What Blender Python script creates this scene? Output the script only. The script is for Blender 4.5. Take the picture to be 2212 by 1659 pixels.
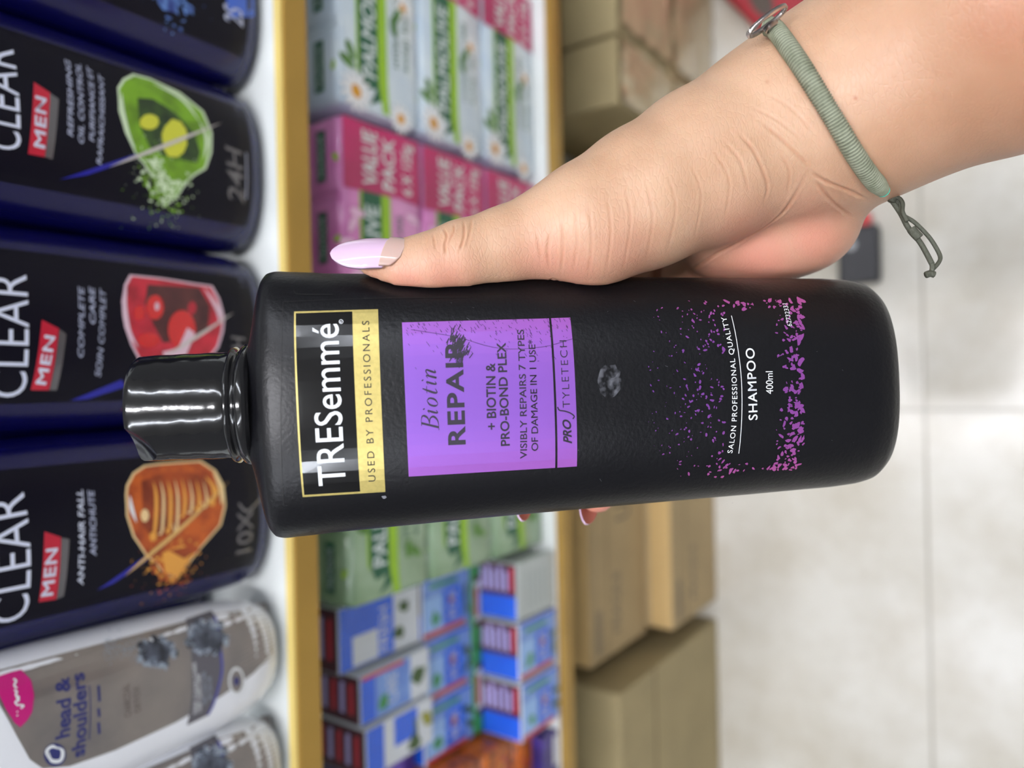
import bpy, bmesh, math, random
import numpy as np
from mathutils import Vector, Matrix
from mathutils.bvhtree import BVHTree
for o in list(bpy.data.objects): bpy.data.objects.remove(o)
scn = bpy.context.scene
COL = scn.collection

# ------------------------------------------------------------------ camera
FPX, PW, PH = 1600.0, 2212, 1659            # focal length and frame in pixels
PITCH, ROLL = math.radians(55), .022
CH = .86                                    # camera height above the floor
vR = np.array([1, 0, 0.]); vU = np.array([0, math.sin(PITCH), math.cos(PITCH)]); vF = np.array([0, math.cos(PITCH), -math.sin(PITCH)])
cX = -vU - ROLL * vR; cX /= np.linalg.norm(cX)
cY = vR - ROLL * vU; cY /= np.linalg.norm(cY)
CAMP = np.array([0, 0, CH])
CM = np.array([cX, cY, -vF]).T              # columns: camera axes in the world
cd = bpy.data.cameras.new('camera'); cam = bpy.data.objects.new('camera', cd); COL.objects.link(cam)
cam.matrix_world = Matrix([[*CM[0], CAMP[0]], [*CM[1], CAMP[1]], [*CM[2], CAMP[2]], [0, 0, 0, 1]])
cd.sensor_width = 36; cd.lens = FPX * 36 / PW; cd.clip_start = .01; cd.clip_end = 50
cd.dof.use_dof = True; cd.dof.focus_distance = .212; cd.dof.aperture_fstop = 6.0
scn.camera = cam

# ------------------------------------------------------------------ light
scn.view_settings.view_transform = 'Standard'; scn.view_settings.look = 'None'
scn.view_settings.gamma = 1; scn.view_settings.use_curve_mapping = False
scn.view_settings.exposure = -0.16
wd = bpy.data.worlds.new('shop_ambient'); scn.world = wd; wd.use_nodes = True
wb = wd.node_tree.nodes['Background']; wb.inputs[0].default_value = (.93, .95, 1, 1); wb.inputs[1].default_value = .24
LAMP_TUBE, LAMP_SPOT = 72, 170

# ------------------------------------------------------------------ helpers
def s2l(c):
    return tuple(((v/255)/12.92 if v/255 <= .04045 else ((v/255+.055)/1.055)**2.4) for v in c)
MATS = {}
def mat(name, rgb, rough=.5, metal=0, spec=.5, var=0, vscale=40, bump=0, bscale=200, coat=0, emit=0, sss=0, rgb2=None, trans=0):
    if name in MATS: return MATS[name]
    m = bpy.data.materials.new(name); m.use_nodes = True; nt = m.node_tree; b = nt.nodes['Principled BSDF']
    c = s2l(rgb); b.inputs['Base Color'].default_value = (*c, 1)
    b.inputs['Roughness'].default_value = rough; b.inputs['Metallic'].default_value = metal
    b.inputs['Specular IOR Level'].default_value = spec; b.inputs['Coat Weight'].default_value = coat
    b.inputs['Coat Roughness'].default_value = .08
    if trans: b.inputs['Transmission Weight'].default_value = trans
    if sss:
        b.inputs['Subsurface Weight'].default_value = sss; b.inputs['Subsurface Radius'].default_value = (.9, .35, .2); b.inputs['Subsurface Scale'].default_value = .004
    if emit:
        b.inputs['Emission Color'].default_value = (*c, 1); b.inputs['Emission Strength'].default_value = emit
    tc = nt.nodes.new('ShaderNodeTexCoord')
    n = nt.nodes.new('ShaderNodeTexNoise'); n.inputs['Scale'].default_value = vscale; n.inputs['Detail'].default_value = 5
    nt.links.new(tc.outputs['Object'], n.inputs['Vector'])
    c2 = s2l(rgb2) if rgb2 else tuple(min(1, v * (1 - var)) for v in c)
    if var or rgb2:
        r = nt.nodes.new('ShaderNodeValToRGB'); r.color_ramp.elements[0].color = (*c2, 1); r.color_ramp.elements[1].color = (*c, 1)
        r.color_ramp.elements[0].position = .35; r.color_ramp.elements[1].position = .6
        nt.links.new(n.outputs['Fac'], r.inputs[0]); nt.links.new(r.outputs[0], b.inputs['Base Color'])
    else:
        mr = nt.nodes.new('ShaderNodeMapRange'); mr.inputs[3].default_value = max(0, rough - .04); mr.inputs[4].default_value = rough + .04
        nt.links.new(n.outputs['Fac'], mr.inputs[0]); nt.links.new(mr.outputs[0], b.inputs['Roughness'])
    if bump:
        n2 = nt.nodes.new('ShaderNodeTexNoise'); n2.inputs['Scale'].default_value = bscale; n2.inputs['Detail'].default_value = 4
        bp = nt.nodes.new('ShaderNodeBump'); bp.inputs['Strength'].default_value = bump; bp.inputs['Distance'].default_value = .001
        nt.links.new(tc.outputs['Object'], n2.inputs['Vector']); nt.links.new(n2.outputs['Fac'], bp.inputs['Height']); nt.links.new(bp.outputs[0], b.inputs['Normal'])
    MATS[name] = m; return m

def tag(o, label=None, cat=None, group=None, kind=None):
    if label: o['label'] = label
    if cat: o['category'] = cat
    if group: o['group'] = group
    if kind: o['kind'] = kind
    return o
def thing(name, label, cat, M=None, group=None):
    o = bpy.data.objects.new(name, None); COL.objects.link(o); o.empty_display_size = .02
    if M is not None: o.matrix_world = M
    return tag(o, label, cat, group)
def mesh_obj(name, verts, faces, mats, parent=None, smooth=True, mi=None):
    me = bpy.data.meshes.new(name); me.from_pydata([tuple(v) for v in verts], [], faces)
    for m in (mats if isinstance(mats, (list, tuple)) else [mats]): me.materials.append(m)
    if mi is not None: me.polygons.foreach_set('material_index', mi)
    if smooth: me.polygons.foreach_set('use_smooth', [True]*len(me.polygons))
    o = bpy.data.objects.new(name, me); COL.objects.link(o)
    if parent: o.parent = parent
    return o
def bm_obj(name, bm, mats, parent=None, smooth=True):
    me = bpy.data.meshes.new(name); bm.to_mesh(me); bm.free()
    for m in (mats if isinstance(mats, (list, tuple)) else [mats]): me.materials.append(m)
    if smooth: me.polygons.foreach_set('use_smooth', [True]*len(me.polygons))
    o = bpy.data.objects.new(name, me); COL.objects.link(o)
    if parent: o.parent = parent
    return o
def add_box(bm, x0, x1, y0, y1, z0, z1, bev=0, seg=2, mi=0):
    r = bmesh.ops.create_cube(bm, size=1)
    vs = r['verts']
    for v in vs: v.co = Vector((x0 + (v.co.x+.5)*(x1-x0), y0 + (v.co.y+.5)*(y1-y0), z0 + (v.co.z+.5)*(z1-z0)))
    fs = set(f for v in vs for f in v.link_faces)
    for f in fs: f.material_index = mi
    if bev:
        es = list(set(e for v in vs for e in v.link_edges))
        bmesh.ops.bevel(bm, geom=es, offset=bev, segments=seg, affect='EDGES', profile=.5)
def box_obj(name, dims, m, parent=None, bev=.002, seg=2):
    bm = bmesh.new(); add_box(bm, *dims, bev, seg); return bm_obj(name, bm, m, parent, smooth=False)
def autosmooth(o, ang=35):
    me = o.data; bm = bmesh.new(); bm.from_mesh(me)
    for e in bm.edges: e.smooth = e.calc_face_angle(0) < math.radians(ang)
    bm.to_mesh(me); bm.free(); me.polygons.foreach_set('use_smooth', [True]*len(me.polygons))
def tube_mesh(pts, rad, seg=10, closed=False):
    P = [Vector(p) for p in pts]; n = len(P); R = rad if isinstance(rad, (list, np.ndarray)) else [rad]*n
    V, Fc = [], []; up = None
    for i in range(n):
        a = P[(i-1) % n] if (closed or i) else P[0]; b = P[(i+1) % n] if (closed or i < n-1) else P[-1]
        t = (b-a).normalized()
        if up is None: up = t.orthogonal().normalized()
        up = (up - t*up.dot(t)).normalized(); s = t.cross(up)
        for k in range(seg):
            w = 2*math.pi*k/seg; V.append(P[i] + (up*math.cos(w)+s*math.sin(w))*R[i])
    for i in range(n if closed else n-1):
        j = (i+1) % n
        for k in range(seg): Fc.append((i*seg+k, i*seg+(k+1) % seg, j*seg+(k+1) % seg, j*seg+k))
    if not closed: Fc.append(tuple(range(seg))[::-1]); Fc.append(tuple((n-1)*seg+k for k in range(seg)))
    return V, Fc
def smooth_path(pts, n):                     # Catmull-Rom
    P = [np.array(p, float) for p in pts]; P = [2*P[0]-P[1]] + P + [2*P[-1]-P[-2]]; out = []
    for i in range(1, len(P)-2):
        for k in range(n):
            t = k/n; a, b, c, d = P[i-1], P[i], P[i+1], P[i+2]
            out.append(.5*((2*b)+(c-a)*t+(2*a-5*b+4*c-d)*t*t+(3*b-a-3*c+d)*t**3))
    out.append(P[-2]); return out

# points measured against the photo: a viewing ray meets a real plane or surface
def rdir(px, py): return CM @ np.array([(px-PW/2)/FPX, -(py-PH/2)/FPX, -1.])
def at_depth(px, py, d): return CAMP + rdir(px, py)*d
def at_Y(px, py, Y): r = rdir(px, py); return CAMP + r*(Y/r[1])
def at_Z(px, py, Z): r = rdir(px, py); return CAMP + r*((Z-CH)/r[2])

class Surf:
    """surface carrying printed marks: (u,v) -> point in the thing's own frame"""
    def __init__(s, M, F=None, top=None):
        s.M = np.array(M); s.I = np.linalg.inv(s.M); s.F = F; s.top = top; s.curved = callable(F)
        s.o = (s.I @ np.array([*CAMP, 1]))[:3]
    def pt(s, u, v, off):
        if s.top is not None: return (u, v, s.top+off)
        return (u, (s.F(u, v) if s.curved else s.F) - off, v)
    def uv(s, px, py):
        d = s.I[:3, :3] @ rdir(px, py)
        if s.top is not None:
            k = (s.top-s.o[2])/d[2]; q = s.o+k*d; return (q[0], q[1])
        y = s.F(0, 0) if s.curved else s.F
        for _ in range(14 if s.curved else 1):
            k = (y-s.o[1])/d[1]; q = s.o+k*d
            if s.curved: y = .5*y + .5*s.F(q[0], q[2])
        return (q[0], q[2])

_txt = {}
def text_mesh(body, bold=0, shear=0, space=1):
    k = (body, bold, shear, space)
    if k in _txt: return _txt[k]
    c = bpy.data.curves.new('t', 'FONT'); c.body = body; c.offset = bold; c.shear = shear; c.space_character = space; c.resolution_u = 4
    o = bpy.data.objects.new('t', c); COL.objects.link(o)
    dg = bpy.context.evaluated_depsgraph_get(); me = bpy.data.meshes.new_from_object(o.evaluated_get(dg))
    V = [tuple(v.co)[:2] for v in me.vertices]; Fc = [tuple(p.vertices) for p in me.polygons]
    bpy.data.objects.remove(o); bpy.data.curves.remove(c); bpy.data.meshes.remove(me)
    _txt[k] = (V, Fc); return _txt[k]

class Decal:
    def __init__(s, surf): s.S = surf; s.V = []; s.F = []; s.mi = []; s.mats = []; s.off = []
    def _m(s, m):
        if m not in s.mats: s.mats.append(m)
        return s.mats.index(m)
    def raw(s, V, Fc, m, layer, step=None):
        bm = bmesh.new(); vs = [bm.verts.new((a, b, 0)) for a, b in V]
        for f in Fc:
            if len(set(f)) > 2:
                try: bm.faces.new([vs[i] for i in f])
                except ValueError: pass
        if s.S.curved and step:
            us = [a for a, b in V]; k = math.floor(min(us)/step)
            while k*step < max(us):
                if k*step > min(us): bmesh.ops.bisect_plane(bm, geom=bm.verts[:]+bm.edges[:]+bm.faces[:], plane_co=(k*step, 0, 0), plane_no=(1, 0, 0), dist=1e-7)
                k += 1
            vv = [b for a, b in V]; st2 = step*2; k = math.floor(min(vv)/st2)
            while k*st2 < max(vv):
                if k*st2 > min(vv): bmesh.ops.bisect_plane(bm, geom=bm.verts[:]+bm.edges[:]+bm.faces[:], plane_co=(0, k*st2, 0), plane_no=(0, 1, 0), dist=1e-7)
                k += 1
        bmesh.ops.triangulate(bm, faces=bm.faces[:])
        bm.normal_update(); b0 = len(s.V); bm.verts.index_update(); mi = s._m(m)
        off = .00014 + .00007*layer
        for v in bm.verts: s.V.append((v.co.x, v.co.y)); s.off.append(off)
        for f in bm.faces:
            idx = [b0+v.index for v in f.verts]
            if f.normal.z < 0: idx.reverse()
            s.F.append(idx); s.mi.append(mi)
        bm.free()
    def poly(s, pts, m, layer=0, px=False, step=.003):
        if px: pts = [s.S.uv(*p) for p in pts]
        s.raw(pts, [tuple(range(len(pts)))], m, layer, step)
    def stroke(s, pts, w, m, layer=1, px=False, taper=False, n=6):
        if px: pts = [s.S.uv(*p) for p in pts]
        pts = smooth_path([(a, b) for a, b in pts], n) if len(pts) > 2 else [np.array(p) for p in pts]
        V, Fc = [], []
        for i, p in enumerate(pts):
            t = pts[min(i+1, len(pts)-1)]-pts[max(i-1, 0)]; t = t/(np.linalg.norm(t)+1e-12); nn = np.array([-t[1], t[0]])
            ww = w/2*(math.sin(math.pi*(i+.3)/(len(pts)-.4)) if taper else 1)
            V += [tuple(p+nn*ww), tuple(p-nn*ww)]
            if i: Fc.append((2*i-2, 2*i-1, 2*i+1, 2*i))
        s.raw(V, Fc, m, layer, None if not s.S.curved else .004)
    def blob(s, u, v, ru, rv, m, layer=1, rng=random, n=9, rough=.3, rot=None):
        rot = rng.uniform(0, 6.28) if rot is None else rot
        pts = []
        for k in range(n):
            a = 2*math.pi*k/n; r = 1+rng.uniform(-rough, rough); x, y = ru*r*math.cos(a), rv*r*math.sin(a)
            pts.append((u+x*math.cos(rot)-y*math.sin(rot), v+x*math.sin(rot)+y*math.cos(rot)))
        s.raw(pts, [tuple(range(n))], m, layer, .003 if max(ru, rv) > .004 else None)
    def ell(s, px, py, rx, ry, m, layer=1, n=24, rough=0, rng=random):
        pts = [(px+rx*(1+rng.uniform(-rough, rough))*math.cos(6.2832*k/n), py+ry*(1+rng.uniform(-rough, rough))*math.sin(6.2832*k/n)) for k in range(n)]
        s.poly(pts, m, layer, True)
    def text(s, body, p0, p1, h, m, layer=2, pm=None, bold=0, shear=0, space=1, px=True, cap='H', desc=False):
        if bold > 0 and 'M' in body:          # thicken by overlapping copies so the M stays open
            fat = bold; bold = 0
        else: fat = 0
        V, Fc = text_mesh(body, bold, shear, space)
        if not V: return
        HV, _ = text_mesh(cap, bold, 0, 1); ch = max(b for a, b in HV)
        x0 = min(a for a, b in V); x1 = max(a for a, b in V)
        if px:
            q = np.array(s.S.uv(*p0)); r = np.array(s.S.uv(*p1)); mid = np.array(s.S.uv(*pm)) if pm else None
            c = ((p0[0]+p1[0])/2, (p0[1]+p1[1])/2) if not pm else pm
            top = np.array(s.S.uv(c[0]-h, c[1])); hh = np.linalg.norm(top-np.array(s.S.uv(*c)))
        else: q = np.array(p0); r = np.array(p1); mid = np.array(pm) if pm else None; hh = h
        for sa, sb_ in (((0, 0), (fat, 0), (-fat, 0), (0, fat), (0, -fat)) if fat else ((0, 0),)):
          out = []
          for a, b in V:
            a += sa; b += sb_; t = (a-x0)/(x1-x0+1e-9); y = b/ch*hh
            if mid is None: P = q+(r-q)*t; T = r-q
            else:
                c = 2*mid-.5*(q+r); P = (1-t)**2*q+2*t*(1-t)*c+t*t*r; T = 2*(1-t)*(c-q)+2*t*(r-c)
            T = T/np.linalg.norm(T); out.append(tuple(P+np.array([-T[1], T[0]])*y))
          s.raw(out, Fc, m, layer, .0025)
    def build(s, name, parent):
        V = [s.S.pt(u, v, o) for (u, v), o in zip(s.V, s.off)]
        return mesh_obj(name, V, s.F, s.mats, parent, smooth=False, mi=s.mi)

def super_body(rings, seg=112):
    """rings: (z, a, b, n) ; returns verts, faces and F(x,z) for the front"""
    V, Fc = [], []
    for z, a, b, n in rings:
        for k in range(seg):
            w = 2*math.pi*k/seg; c, s_ = math.cos(w), math.sin(w)
            V.append((a*math.copysign(abs(c)**(2/n), c), b*math.copysign(abs(s_)**(2/n), s_), z))
    for i in range(len(rings)-1):
        for k in range(seg):
            Fc.append((i*seg+k, i*seg+(k+1) % seg, (i+1)*seg+(k+1) % seg, (i+1)*seg+k))
    Fc.append(tuple(range(seg))[::-1]); Fc.append(tuple((len(rings)-1)*seg+k for k in range(seg)))
    Z = [r[0] for r in rings]; A = [r[1] for r in rings]; B = [r[2] for r in rings]; N = [r[3] for r in rings]
    def F(x, z):
        a = np.interp(z, Z, A); b = np.interp(z, Z, B); n = np.interp(z, Z, N)
        return -b*max(0., 1-min(1., abs(x/a))**n)**(1/n)
    return V, Fc, F
def resample(rings, n=60):
    zs = [r[0] for r in rings]; out = []
    t = np.linspace(0, len(rings)-1, n)
    P = smooth_path([np.array(r) for r in rings], max(2, n//len(rings)))
    P = [tuple(p) for p in P]; P2 = [P[0]]
    for p in P[1:]:
        if p[0] > P2[-1][0]+1e-6: P2.append(p)
    return P2
def lathe(prof, seg=64, cx=0, cy=0):
    V, Fc = [], []
    for r, z in prof:
        for k in range(seg): w = 2*math.pi*k/seg; V.append((cx+r*math.cos(w), cy+r*math.sin(w), z))
    n = len(prof)
    for i in range(n-1):
        for k in range(seg): Fc.append((i*seg+k, i*seg+(k+1) % seg, (i+1)*seg+(k+1) % seg, (i+1)*seg+k))
    Fc.append(tuple(range(seg))[::-1]); Fc.append(tuple((n-1)*seg+k for k in range(seg)))
    return V, Fc
def copy_tree(o, parent=None):
    c = o.copy(); COL.objects.link(c); c.parent = parent
    for ch in o.children: copy_tree(ch, c)
    return c
def loc(x, y, z): return Matrix.Translation((x, y, z))

# ------------------------------------------------------------------ setting
D = .31                                      # plane of the shelf front edges
ZS1 = CH - .2415                             # top of the upper shelf
ZS2 = CH - .499                              # top of the lower shelf
def floor_mat():
    m = bpy.data.materials.new('floor_tile'); m.use_nodes = True; nt = m.node_tree; b = nt.nodes['Principled BSDF']; N = nt.nodes.new; L = nt.links.new
    tc = N('ShaderNodeTexCoord')
    n = N('ShaderNodeTexNoise'); n.inputs['Scale'].default_value = 9; n.inputs['Detail'].default_value = 9; n.inputs['Roughness'].default_value = .62; L(tc.outputs['Object'], n.inputs['Vector'])
    r = N('ShaderNodeValToRGB'); L(n.outputs['Fac'], r.inputs[0]); e = r.color_ramp.elements
    e[0].position = .3; e[0].color = (*s2l((188, 181, 165)), 1); e[1].position = .62; e[1].color = (*s2l((213, 210, 201)), 1)
    mp = N('ShaderNodeMapping'); mp.inputs['Location'].default_value = (.0355+.6, -.0889+.6, 0); L(tc.outputs['Object'], mp.inputs['Vector'])
    sx = N('ShaderNodeSeparateXYZ'); L(mp.outputs[0], sx.inputs[0]); ds = []
    for ax in (0, 1):
        f = N('ShaderNodeMath'); f.operation = 'PINGPONG'; f.inputs[1].default_value = .3; L(sx.outputs[ax], f.inputs[0]); ds.append(f)
    mn = N('ShaderNodeMath'); mn.operation = 'MINIMUM'; L(ds[0].outputs[0], mn.inputs[0]); L(ds[1].outputs[0], mn.inputs[1])
    lt = N('ShaderNodeMapRange'); lt.inputs[1].default_value = .0008; lt.inputs[2].default_value = .0022; L(mn.outputs[0], lt.inputs[0])
    mx = N('ShaderNodeMix'); mx.data_type = 'RGBA'; L(lt.outputs[0], mx.inputs[0]); mx.inputs[6].default_value = (*s2l((168, 163, 150)), 1); L(r.outputs[0], mx.inputs[7])
    L(mx.outputs[2], b.inputs['Base Color']); b.inputs['Roughness'].default_value = .22
    bp = N('ShaderNodeBump'); bp.inputs['Strength'].default_value = .3; bp.inputs['Distance'].default_value = .001; L(lt.outputs[0], bp.inputs['Height']); L(bp.outputs[0], b.inputs['Normal'])
    return m
def build_setting():
    f = box_obj('floor', (-3, 3, -3, 3, -.05, 0), floor_mat(), bev=0); tag(f, kind='structure')
    c = box_obj('ceiling', (-3, 3, -3, 3, 2.75, 2.8), mat('ceiling_white', (235, 235, 232), .8), bev=0); tag(c, kind='structure')
    # lamps on the ceiling: two long tubes and a row of round spots
    em_t = mat('tube_glow', (240, 245, 255), .5, emit=LAMP_TUBE); em_s = mat('spot_glow', (250, 250, 255), .5, emit=LAMP_SPOT)
    wm = mat('lamp_housing', (230, 230, 230), .4)
    for i, (x, y0, y1, lb) in enumerate([(-1.15, -2.4, .6, 'long ceiling tube light to the left of the round spots'), (1.30, -2.4, .6, 'long ceiling tube light to the right of the round spots')]):
        t = thing('tube_light', lb, 'ceiling light', loc(x, (y0+y1)/2, 2.72)); L = (y1-y0)/2
        box_obj('housing', (-.05, .05, -L-.03, L+.03, 0, .03), wm, t, .004)
        V, Fc = tube_mesh([(0, -L, -.02), (0, L, -.02)], .018, 12); mesh_obj('tube', V, Fc, em_t, t)
    t0 = None
    for i in range(5):
        if t0 is None:
            t = t0 = thing('round_spotlight', '', 'ceiling light'); V, Fc = lathe([(.1, 0), (.1, .02), (.085, .03)], 32); mesh_obj('housing', V, Fc, wm, t)
            V, Fc = lathe([(.001, -.004), (.075, -.003), (.078, .004)], 32); mesh_obj('lens', V, Fc, em_s, t)
        else: t = copy_tree(t0)
        t.location = (-.04, -.80+.32*i, 2.72)
        tag(t, 'round white ceiling spotlight, %s in the row' % ('farthest behind the photographer', 'second', 'middle one', 'fourth', 'nearest the shelf')[i], 'ceiling light', 'round spotlights in a row')
    # shelf unit
    u = thing('shelf_unit', 'white shelf unit with gold front rails, holding bottles above and soap packs below', 'shelf', loc(0, D, 0))
    wm = mat('shelf_white', (226, 230, 228), .35, var=.06, vscale=30); gm = mat('rail_gold', (170, 134, 58), .38, metal=.35, var=.1, vscale=14)
    zr1 = CH-.2445
    box_obj('shelf_board', (-.9, .9, .001, .46, ZS1-.012, ZS1), wm, u, .001)
    box_obj('price_rail', (-.9, .9, -.004, .001, ZS1-.0165, ZS1-.0008), gm, u, .0012)
    box_obj('rail_lip', (-.9, .9, -.003, .0012, ZS1-.0012, ZS1+.0012), mat('lip_pale', (238, 214, 130), .3, metal=.2), u, .0005)
    box_obj('shelf_board', (-.9, .9, .001, .46, ZS2-.012, ZS2), wm, u, .001)
    box_obj('price_rail', (-.9, .9, -.004, .001, ZS2-.0165, ZS2-.0008), gm, u, .0012)
    box_obj('back_panel', (-.9, .9, .46, .475, 0, 1.25), wm, u, .001)
    for x in (-.9, .875): box_obj('upright', (x, x+.025, .43, .46, 0, 1.25), wm, u, .001)
build_setting()

# ------------------------------------------------------------------ held bottle
tb, sb = math.radians(8), .038
Zc = np.array([-math.cos(tb), -sb*math.cos(tb), math.sin(tb)]); Zc /= np.linalg.norm(Zc)
Xc_ = np.array([-sb, 1, 0.]); Xc_ -= Xc_.dot(Zc)*Zc; Xc_ /= np.linalg.norm(Xc_)
Yc_ = np.cross(Zc, Xc_)
Oc = np.array([(1200-PW/2)/FPX*.225, -(850-PH/2)/FPX*.225, -.225])
BR = CM @ np.array([Xc_, Yc_, Zc]).T; BO = CAMP + CM @ Oc
MB = Matrix([[*BR[0], BO[0]], [*BR[1], BO[1]], [*BR[2], BO[2]], [0, 0, 0, 1]])
n_ = 2.5
HR = [(-.1030, .020, .011, n_), (-.1027, .0255, .0155, n_), (-.1010, .0292, .0182, n_), (-.0980, .0315, .0198, n_), (-.0930, .0325, .0207, n_), (-.085, .0330, .021, n_),
      (-.0590, .0337, .0212, n_), (-.0150, .0348, .0215, n_), (.0280, .0359, .0215, n_), (.0670, .0374, .0214, n_), (.0770, .0379, .0212, n_), (.0802, .0381, .0207, n_),
      (.0825, .0376, .0195, n_), (.0840, .0360, .0178, 2.4), (.0852, .0325, .0160, 2.3), (.0864, .0262, .0145, 2.2), (.0878, .0190, .0135, 2.1), (.0884, .0172, .0130, 2)]
def build_held_bottle():
    t = thing('shampoo_bottle', 'black shampoo bottle with gold-framed name label and purple label, held in the hand', 'bottle', MB)
    bk = mat('black_satin_plastic', (11, 11, 15), .36, spec=.36, bump=.12, bscale=900)
    rings = []
    for i in range(len(HR)-1):
        for k in range(4):
            w = k/4; rings.append(tuple(HR[i][j]*(1-w)+HR[i+1][j]*w for j in range(4)))
    rings.append(HR[-1])
    # keep the outline round: smooth the rings before use
    R = np.array(rings)
    for _ in range(3): R[1:-1, 1:3] = (R[:-2, 1:3]+2*R[1:-1, 1:3]+R[2:, 1:3])/4
    V, Fc, F = super_body([tuple(r) for r in R], 144)
    mesh_obj('bottle_body', V, Fc, bk, t)
    S = Surf(MB, F)
    gl = mat('gloss_black_cap', (20, 20, 22), .13, spec=.6, bump=.10, bscale=260, coat=.3)
    V, Fc = lathe([(.0172, .0868), (.0174, .0892), (.0168, .0902), (.0153, .0907), (.0155, .0918), (.0166, .0924), (.0163, .0932), (.0145, .0936)], 96, .0004)
    mesh_obj('neck_collar', V, Fc, gl, t)
    prof = [(.0138, .0930), (.0150, .0934)]
    for z in np.linspace(.094, .1165, 14): prof.append((.01515-.0003*(z-.094)/.0225+.00006*math.sin(z*900), z))
    prof += [(.0147, .1178), (.0141, .1187), (.0132, .1191), (.001, .1192)]
    V, Fc = lathe(prof, 128, .0004); cap = mesh_obj('cap', V, Fc, gl, t)
    sr = .022; nv = Vector((-.62, -.45, .64)).normalized(); cc = Vector((-.0110, -.0102, .1150)) + nv*(sr-.0020)
    V, Fc = lathe([(max(1e-4, sr*math.sin(q)), -sr*math.cos(q)) for q in np.linspace(.01, math.pi-.01, 40)], 64)
    cut = mesh_obj('cut', [Vector(v)+cc for v in V], Fc, gl, t)
    md = cap.modifiers.new('notch', 'BOOLEAN'); md.object = cut; md.operation = 'DIFFERENCE'; md.solver = 'EXACT'
    bpy.context.view_layer.update(); dg = bpy.context.evaluated_depsgraph_get()
    me = bpy.data.meshes.new_from_object(cap.evaluated_get(dg)); cap.modifiers.clear(); cap.data = me
    bpy.data.objects.remove(cut); autosmooth(cap, 30)
    # fine moulded panel line round the front
    ln = mat('moulded_line', (12, 12, 14), .5)
    gold = mat('gold_foil', (204, 186, 112), .36, metal=.5, var=.12, vscale=900)
    ib = mat('label_black_gloss', (9, 9, 12), .14, coat=.2)
    wh = mat('print_white', (232, 236, 240), .4)
    d = Decal(S)
    d.poly([(635.5, 673), (816.7, 668), (832.6, 1062.5), (654, 1073.7)], gold, 0, True)
    d.poly([(639.3, 677), (761, 673), (778, 1061.5), (657.5, 1069)], ib, 1, True)
    d.text('TRESemmé', (747.3, 1046), (731, 699), 59, wh, 2, bold=.004, cap='T')
    for rr, ww in ((4.2, 1.0),):
        c = [(737+rr*math.cos(a), 695+rr*math.sin(a)) for a in np.linspace(0, 6.2832, 17)]
        d.stroke(c, .00013, wh, 2, True, n=2)
    d.text('R', (739, 697.2), (739, 692.8), 4.5, wh, 2)
    d.text('USED BY PROFESSIONALS', (811.5, 1039.5), (797.5, 693), 15.5, mat('print_dark', (38, 34, 26), .5), 1, space=1.35)
    d.build('name_label', t)
    d = Decal(S); d.stroke([(613, 1090), (607, 980), (606, 860), (608, 740), (612, 652)], .00025, ln, 0, True); d.stroke([(612, 652), (760, 646), (900, 643), (1010, 642)], .0002, ln, 0, True); d.stroke([(634, 626), (640, 634), (660, 636), (720, 636)], .0003, ln, 0, True); d.build('moulded_panel_line', t)
    # purple foil label: iridescent ink, hue follows the angle of view as foil does
    m = bpy.data.materials.new('purple_foil'); m.use_nodes = True; nt = m.node_tree; b = nt.nodes['Principled BSDF']; N = nt.nodes.new; L = nt.links.new
    tc = N('ShaderNodeTexCoord'); lw = N('ShaderNodeLayerWeight'); lw.inputs[0].default_value = .5
    r = N('ShaderNodeValToRGB'); L(lw.outputs['Facing'], r.inputs[0]); e = r.color_ramp.elements
    e[0].position = .0; e[0].color = (*s2l((132, 86, 186)), 1); e[1].position = .26; e[1].color = (*s2l((196, 98, 178)), 1)
    n = N('ShaderNodeTexNoise'); n.inputs['Scale'].default_value = 330; n.inputs['Detail'].default_value = 6; n.inputs['Roughness'].default_value = .7
    mp = N('ShaderNodeMapping'); mp.inputs['Scale'].default_value = (1, 1, .55); mp.inputs['Rotation'].default_value = (0, .6, 0); L(tc.outputs['Object'], mp.inputs[0]); L(mp.outputs[0], n.inputs['Vector'])
    sx = N('ShaderNodeSeparateXYZ'); L(tc.outputs['Object'], sx.inputs[0])
    mr = N('ShaderNodeMapRange'); mr.inputs[1].default_value = -.02; mr.inputs[2].default_value = .026; mr.inputs[3].default_value = .73; mr.inputs[4].default_value = .655; L(sx.outputs[0], mr.inputs[0])
    gt = N('ShaderNodeMath'); gt.operation = 'GREATER_THAN'; L(n.outputs['Fac'], gt.inputs[0]); L(mr.outputs[0], gt.inputs[1])
    mx = N('ShaderNodeMix'); mx.data_type = 'RGBA'; L(gt.outputs[0], mx.inputs[0]); L(r.outputs[0], mx.inputs[6]); mx.inputs[7].default_value = (*s2l((36, 24, 46)), 1)
    L(mx.outputs[2], b.inputs['Base Color']); b.inputs['Metallic'].default_value = .35; b.inputs['Roughness'].default_value = .4
    pur = m
    ink = mat('print_ink', (30, 22, 40), .45)
    d = Decal(S)
    d.poly([(868.4, 696.5), (1185.6, 687.8), (1199, 1010.4), (882.9, 1029.5)], pur, 0, True)
    d.poly([(1190.2, 687.4), (1231.5, 686), (1246, 1007.5), (1203.7, 1010.2)], pur, 0, True)
    # the slanted serif word, drawn with thick stems and hairlines
    o0 = np.array(S.uv(948, 929)); o1 = np.array(S.uv(942, 799)); ux = (o1-o0)/np.linalg.norm(o1-o0); uy = np.array([-ux[1], ux[0]]); hc = .00455; adv = np.linalg.norm(o1-o0)/3.02
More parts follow.
